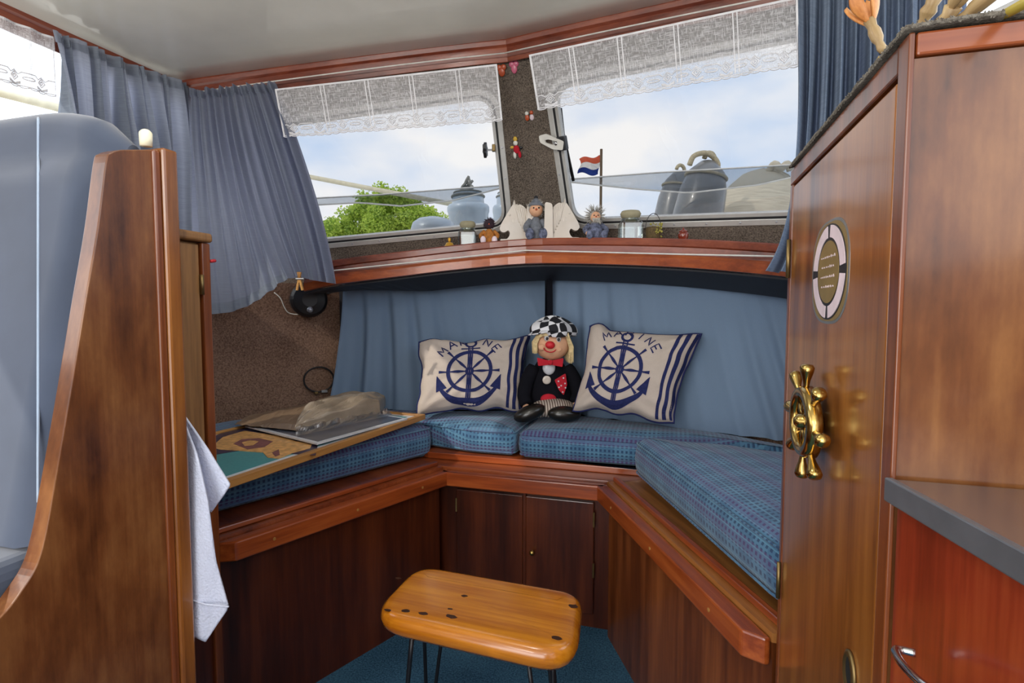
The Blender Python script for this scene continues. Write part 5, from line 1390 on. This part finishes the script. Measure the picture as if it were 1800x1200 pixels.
def tail(u, v):
    a = PZ(lerp(412, 530, u), lerp(747, 758, u), zq); b_ = PZ(lerp(440, 560, u), lerp(730, 712, u), zq)
    p = a.lerp(b_, v); h = .030 * u * math.sin(PI * v) ** .5 + .006 * abs(noise.noise(V((u * 9, v * 9, 0)))) + .001
    return V((p.x, p.y, zq + h))
obj('bag_tail', MB().sheet(tail, 26, 16), 'plastic_tail', par, smooth=False, solid=.001)
def bagf(u, v):
    a = PZ(lerp(520, 690, u), lerp(768, 730, u), zq); b_ = PZ(lerp(520, 680, u), lerp(752, 724, u), zq)
    p = a.lerp(b_, v); return V((p.x, p.y, zq + .002 + .02 * v * abs(.6 + noise.noise(V((u * 12, v * 5, 0))))))
obj('plastic_bag', MB().sheet(bagf, 40, 8), 'plastic', par, smooth=False)

# ------------------------------------------------------------------ speaker, lead, hose clamp on the left hull
wlA = (-1.66, 1.62); wlB = (-1.31, 1.93); wn = V((wlB[1] - wlA[1], -(wlB[0] - wlA[0]), 0)).normalized()
if wn.dot(Fh) > 0: wn = -wn
sp0 = PV(541, 527, wlA, wlB); msx = frame(sp0 + wn * .001, V((0, 0, 1)).cross(wn), wn)
spk = thing('speaker_box', 'black round speaker housing on the brown carpeted hull', 'speaker', msx)
kk = sp0.dot(Fh) / FPX
obj('housing', MB().lathe([(30 * kk, 0), (30 * kk, 30 * kk), (26 * kk, 38 * kk), (12 * kk, 42 * kk), (.001, 42 * kk)], n=28, m=msx), 'black', spk, smooth=False, bevel=.003)
obj('terminal', MB().lathe([(5 * kk, 40 * kk), (5 * kk, 44 * kk), (.001, 45 * kk)], n=12, m=msx @ T(0, (-17) * kk if (msx.to_3x3() @ V((0, 1, 0))).z > 0 else 17 * kk, 0)), 'steel', spk, smooth=True)
ld = smoothpath([PV(482, 514, wlA, wlB) + wn * .004, PV(493, 524, wlA, wlB) + wn * .01, PV(500, 540, wlA, wlB) + wn * .01, PV(508, 550, wlA, wlB) + wn * .01, PV(524, 553, wlA, wlB) + wn * .02], 5)
obj('speaker_lead', MB().tube(ld, .0022, 6), 'cord', smooth=True, label='thin white lead running up from the black speaker', cat='cable')
hcp = PV(560, 666, wlA, wlB) + wn * .015; kk = hcp.dot(Fh) / FPX
hc_ = thing('hose_ring', 'thin black hose ring with metal clip against the brown hull', 'ring', hcp)
mhr = frame(hcp, V((0, 0, 1)).cross(wn), wn)
obj('loop', MB().tube([mhr @ V((25 * kk * math.cos(a), 22 * kk * math.sin(a), 0)) for a in [2 * PI * i / 36 for i in range(36)]], .0032, 8, closed=True), 'black', hc_, smooth=True)
sg_ = -1 if (mhr.to_3x3() @ V((0, 1, 0))).z > 0 else 1
obj('clip', MB(mhr).box(4 * kk, 14 * kk, sg_ * 22 * kk - .004, sg_ * 22 * kk + .006, -.004, .006), 'steel', hc_, bevel=.001)
obj('clip_screw', MB(mhr).box(-8 * kk, -2 * kk, sg_ * 24 * kk - .004, sg_ * 24 * kk + .006, -.004, .006), 'dullbrass', hc_, bevel=.001)

# ------------------------------------------------------------------ pine stool
zst = .363
c4 = [PZ(652, 1075, zst), PZ(1010, 1155, zst), PZ(1022, 1040, zst), PZ(735, 990, zst)]
ctr = sum(c4, V()) / 4; ctr.z = 0
exs = ((c4[1] - c4[0]).normalized() + (c4[2] - c4[3]).normalized()).normalized()
mst = frame((ctr.x, ctr.y, 0), exs, (0, 0, 1)); invs = mst.inverted()
sl = thing('pine_stool', 'low honey pine stool with rounded slab top and black hairpin legs', 'stool', mst)
op = [V((invs @ q).xy) for q in (c4[0], c4[1], c4[2], c4[3])]
rs2 = roundpoly(op, [.075, .085, .05, .07], 7)
def slab(poly, zlist):
    mb = MB(mst); n_ = len(poly); vs = []
    for ins, z in zlist: vs += [V((q.x, q.y, z)) for q in offset(poly, -ins)]
    fs = [(a * n_ + i, a * n_ + (i + 1) % n_, (a + 1) * n_ + (i + 1) % n_, (a + 1) * n_ + i) for a in range(len(zlist) - 1) for i in range(n_)]
    fs += [tuple(range(n_ - 1, -1, -1)), tuple((len(zlist) - 1) * n_ + i for i in range(n_))]
    return mb.add(vs, fs)
tp_ = obj('seat_slab', slab(rs2, [(.030, zst - .050), (.012, zst - .048), (.0, zst - .036), (-.004, zst - .022), (.0, zst - .009), (.008, zst - .002), (.014, zst - .0007), (.022, zst), (.05, zst)]), 'pine', sl, mst, smooth=True)
for px, py, s in ((682, 1072, 6), (712, 1073, 7), (744, 1078, 7), (793, 1083, 9), (816, 1047, 6), (791, 1070, 4), (1008, 1065, 8), (978, 1121, 8), (700, 1016, 5)):
    q = invs @ PZ(px, py, zst); n_ = 10; kp_ = [(q.x + s * .0013 * math.cos(2 * PI * i / n_) * rnd.uniform(.7, 1.3), q.y + s * .0008 * math.sin(2 * PI * i / n_) * rnd.uniform(.7, 1.3)) for i in range(n_)]
    obj('knot', MB(mst).prism(kp_, zst - .0005, zst + .0004), 'knot', tp_, mst)
for q in op:
    cxx, cyy = q.x * .66, q.y * .55; dd = V((q.x, q.y)).normalized()
    lg = MB(mst); pp = V((-dd.y, dd.x)) * .035
    lg.tube(smoothpath([V((cxx + pp.x, cyy + pp.y, zst - .05)), V((cxx + dd.x * .03 + pp.x * .2, cyy + dd.y * .03 + pp.y * .2, .012)), V((cxx + dd.x * .033, cyy + dd.y * .033, .005)), V((cxx + dd.x * .03 - pp.x * .2, cyy + dd.y * .03 - pp.y * .2, .012)), V((cxx - pp.x, cyy - pp.y, zst - .05))], 5), .0045, 8)
    lo_ = obj('hairpin_leg', lg, 'black', sl, mst, smooth=True)
    obj('mounting_plate', MB(mst).box(cxx - .022, cxx + .022, cyy - .018, cyy + .018, zst - .053, zst - .0495), 'black', sl, mst)

# ------------------------------------------------------------------ outside: deck, fenders, rail, flag, tree
dk = MB().prism([(-4.2, 2.32), (3.2, 2.32), (2.2, 7), (-.5, 9.5), (-3.2, 7)], 1.10, 1.16)
struct('foredeck', dk, 'hull')
def fender(px, pytop, wpx, D, lean, label, mat, zb=1.165, rope='greyrope', group='round fenders on the foredeck', topr=.7, rounded=False):
    b0 = PD(px, 400, D); b0.z = zb; top = PD(px + lean, pytop, D); ax = top - b0; h = ax.length; r = wpx / 2 * D / FPX
    m = frame(b0, ax.orthogonal(), ax); t = thing('fender', label, 'fender', m, group)
    if rounded: pf2 = [(r * .4, 0), (r * .8, h * .04), (r, h * .15), (r, h * .55), (r * .93, h * .75), (r * .72, h * .90), (r * .35, h * .98), (r * .12, h)]
    else: pf2 = [(r * .90, 0), (r * .92, h * .05), (r * .99, h * .66), (r * 1.04, h * .69), (r * 1.04, h * .73), (r * .98, h * .75), (r * .80, h * .76), (r * .78, h * .84), (r * .70, h * .875), (r * .3, h * .89), (r * .1, h * .895)]
    obj('body', MB().lathe(pf2, n=32, m=m), mat, t, smooth=True)
    for zz, rr2 in (((h * .84, r * .79), (h * .875, r * .68), (h * .895, r * .35)) if not rounded else ((h * .86, r * .82),)):
        obj('rope_band', MB().tube([m @ V((rr2 * math.cos(a), rr2 * math.sin(a), zz)) for a in [2 * PI * i / 28 for i in range(28)]], r * .06, 8, closed=True), rope, t, smooth=True)
    if not rounded:
        rk = MB()
        for q in range(7):
            c_ = V((rnd.uniform(-.25, .25) * r, rnd.uniform(-.25, .25) * r, h * .90)); a0 = rnd.uniform(0, 6); hh = r * rnd.uniform(.25, .75)
            rk.tube(smoothpath([m @ (c_ + V((r * .22 * math.cos(a0 + w_ * 1.3) * (1 - w_ / 5), r * .22 * math.sin(a0 + w_ * 1.3) * (1 - w_ / 5), hh * w_ / 3))) for w_ in range(4)], 3), r * .07, 6)
        obj('rope_bundle', rk, rope, t, smooth=True)
    else: obj('rope_eye', MB().tube([m @ V((r * .3 * math.cos(a), 0, h * (1 if rounded else .93) + r * .30 * math.sin(a))) for a in [PI * i / 10 for i in range(11)]], r * .10, 8), rope, t, smooth=True)
    return t
fender(826, 318, 70, 3.0, -4, 'pale ribbed fender with rope top behind the left pane', 'galv')
fender(892, 318, 52, 3.3, 2, 'pale fender half hidden by the centre post', 'galv')
fender(1162, 300, 62, 3.4, 34, 'slim grey fender leaning behind its bigger neighbour in the right pane', 'fender', rope='rope', rounded=True)
fender(1205, 282, 84, 3.0, 42, 'large grey fender leaning with a beige rope in the right pane', 'fender', rope='rope', rounded=True)
rp2 = MB().tube(smoothpath([PD(1212, 290, 2.95), PD(1220, 274, 2.95), PD(1240, 269, 2.96), PD(1256, 278, 2.97), PD(1262, 292, 2.97), PD(1250, 298, 2.96)], 5), .014, 8)
obj('rope_loop', rp2, 'rope', smooth=True, label='thick beige rope loop standing above the large grey fender', cat='rope')
p = PD(762, 402, 2.6); obj('deck_dome', MB().lathe([(.106, 1.161 - p.z), (.106, 0), (.098, .026), (.07, .046), (.03, .055), (.0005, .056)], p, 28), 'galv', smooth=True, label='low pale grey dome on the foredeck below the tree', cat='vent')
q0 = PD(520, 306, 3.9); q1 = PD(822, 364, 3.6)
t = thing('cream_pole', 'cream painted pole running slantwise across the left pane', 'pole', (q1.x, q1.y, 1.16))
obj('bar', MB().tube([q0, q1], .016, 12), 'pole', t, smooth=True)
for q in (q0, q1): obj('support', MB().tube([V((q.x, q.y, 1.16 if q is q1 else 0.2)), q], .010, 8), 'steel', t, smooth=True)
q0 = PX(-80, 140, -2.2); q1 = PX(110, 190, -2.2)
t = thing('cream_pole', 'cream pole outside the left side window', 'pole', (q1.x, q1.y, 0.2))
obj('bar', MB().tube([q0, q1], .018, 12), 'pole', t, smooth=True)
for q in (q0, q1): obj('support', MB().tube([V((q.x, q.y, .2)), q - V((0, 0, .0))], .010, 8), 'steel', t, smooth=True)
# flag
fpz = PD(1057, 262, 5.0); fb_ = V((fpz.x, fpz.y, 1.16)); fl_ = thing('flag', 'faded red, white and blue flag on a staff in the right pane', 'flag', fb_)
obj('staff', MB().tube([fb_, fpz], .012, 10), 'bark', fl_, smooth=True)
def flagf(u, v, k):
    vv = (k + v) / 3; px = lerp(1054, 1018, u) + 3 * math.sin(vv * 5); py = lerp(272, 306, vv) + 8 * u * (1 - vv) + 3 * math.sin(u * 6)
    return PD(px, py, 5.0 + .06 * math.sin(u * 7 + vv * 3))
for k, mt in enumerate(('flagred', 'flagwhite', 'flagblue')): obj('stripe', MB().sheet(lambda u, v, k=k: flagf(u, v, k), 14, 5), mt, fl_, smooth=True)
# canvas covered bag and sheets imitating grey reflections in the panes
cv = thing('canvas_cover', 'beige canvas cover with tied neck at the right of the windscreen', 'cover', PD(1320, 395, 3.4))
def cvf(u, v):
    a = 2 * PI * u; x = pl([(0, 92), (.45, 84), (.75, 66), (.92, 40), (1, 10)], v); xc = lerp(1318, 1350, v); py = lerp(410, 296, v)
    D = 3.4 + .30 * math.sin(a) * x / 92
    return PD(xc + x * math.cos(a) * .9, py + 4 * noise.noise(V((u * 6, v * 5, 0))), D)
obj('canvas', MB().sheet(cvf, 36, 18), 'canvas', cv, smooth=True)
obj('tied_neck', MB().tube(smoothpath([PD(1352, 300, 3.35), PD(1362, 288, 3.3), PD(1372, 296, 3.3), PD(1384, 288, 3.3), PD(1390, 300, 3.3)], 4), .022, 8), 'canvas', cv, smooth=True)
def net(pts, top, bot, D, label):
    def nf(u, v):
        x = lerp(pts[0], pts[1], u); return PD(x, lerp(pl(top, u), pl(bot, u), v), D + .05 * math.sin(u * 5))
    tt = thing('pane_reflection', label, 'reflection', nf(.5, .5)); obj('mesh', MB().sheet(nf, 24, 5), 'reflection_sheet', tt, smooth=True, solid=.004)  # translucent sheet added to imitate the cabin reflected in the pane
    for uu in (0, 1):
        e = nf(uu, .5); obj('stanchion', MB().tube([V((e.x, e.y, 1.16)), V((e.x, e.y, e.z + .03))], .007, 8), 'steel', tt, smooth=True)
    obj('upper_cord', MB().tube([nf(i / 24, 0) for i in range(25)], .004, 6), 'cord', tt, smooth=True); obj('lower_cord', MB().tube([nf(i / 24, 1) for i in range(25)], .004, 6), 'cord', tt, smooth=True)
net((985, 1420), [(0, 316), (.4, 303), (1, 288)], [(0, 318), (.3, 332), (.52, 339), (.8, 325), (1, 305)], 2.75, 'translucent grey sheet imitating a reflection in the right pane')
net((520, 890), [(0, 350), (.4, 342), (1, 325)], [(0, 362), (.3, 356), (.5, 362), (.75, 352), (1, 328)], 2.75, 'translucent grey sheet imitating a reflection in the left pane')
# tree
def tree(px0, px1, pyt, D, label):
    cx = (px0 + px1) / 2; c = PD(cx, 420, D); k = D / FPX; bs = V((c.x, c.y, -1.0)); t = thing('leafy_tree', label, 'tree', bs)
    obj('trunk', MB().tube([bs, V((c.x, c.y, c.z + 30 * k))], [.25, .12], 10), 'bark', t, smooth=True)
    clumps = []
    for i in range(130):
        u = rnd.uniform(-1, 1); hgt = (1 - abs(u) ** 1.6) * (415 - pyt) * rnd.uniform(.1, .95)
        clumps.append((c + Rv * (u * (px1 - px0) / 2 * k) + V((0, 0, hgt * k)) + Fh * rnd.uniform(-.6, .6), rnd.uniform(10, 20) * k))
    for mt, nme in (('leafa', 'sun_tint_foliage'), ('leafb', 'inner_foliage')):  # outer leaves carry sunlight in a lighter colour, inner ones shade
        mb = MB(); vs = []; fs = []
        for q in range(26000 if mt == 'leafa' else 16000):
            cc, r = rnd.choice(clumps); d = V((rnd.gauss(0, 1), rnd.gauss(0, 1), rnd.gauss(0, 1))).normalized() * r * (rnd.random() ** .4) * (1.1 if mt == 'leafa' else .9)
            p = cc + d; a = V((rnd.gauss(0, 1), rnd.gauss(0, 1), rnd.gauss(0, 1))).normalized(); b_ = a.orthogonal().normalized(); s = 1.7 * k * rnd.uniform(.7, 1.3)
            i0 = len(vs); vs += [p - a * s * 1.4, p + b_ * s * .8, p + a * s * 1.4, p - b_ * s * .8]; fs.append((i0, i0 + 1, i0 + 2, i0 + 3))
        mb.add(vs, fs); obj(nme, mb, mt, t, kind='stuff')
    return t
tree(560, 800, 330, 14, 'bright green leafy tree beyond the left windscreen pane')
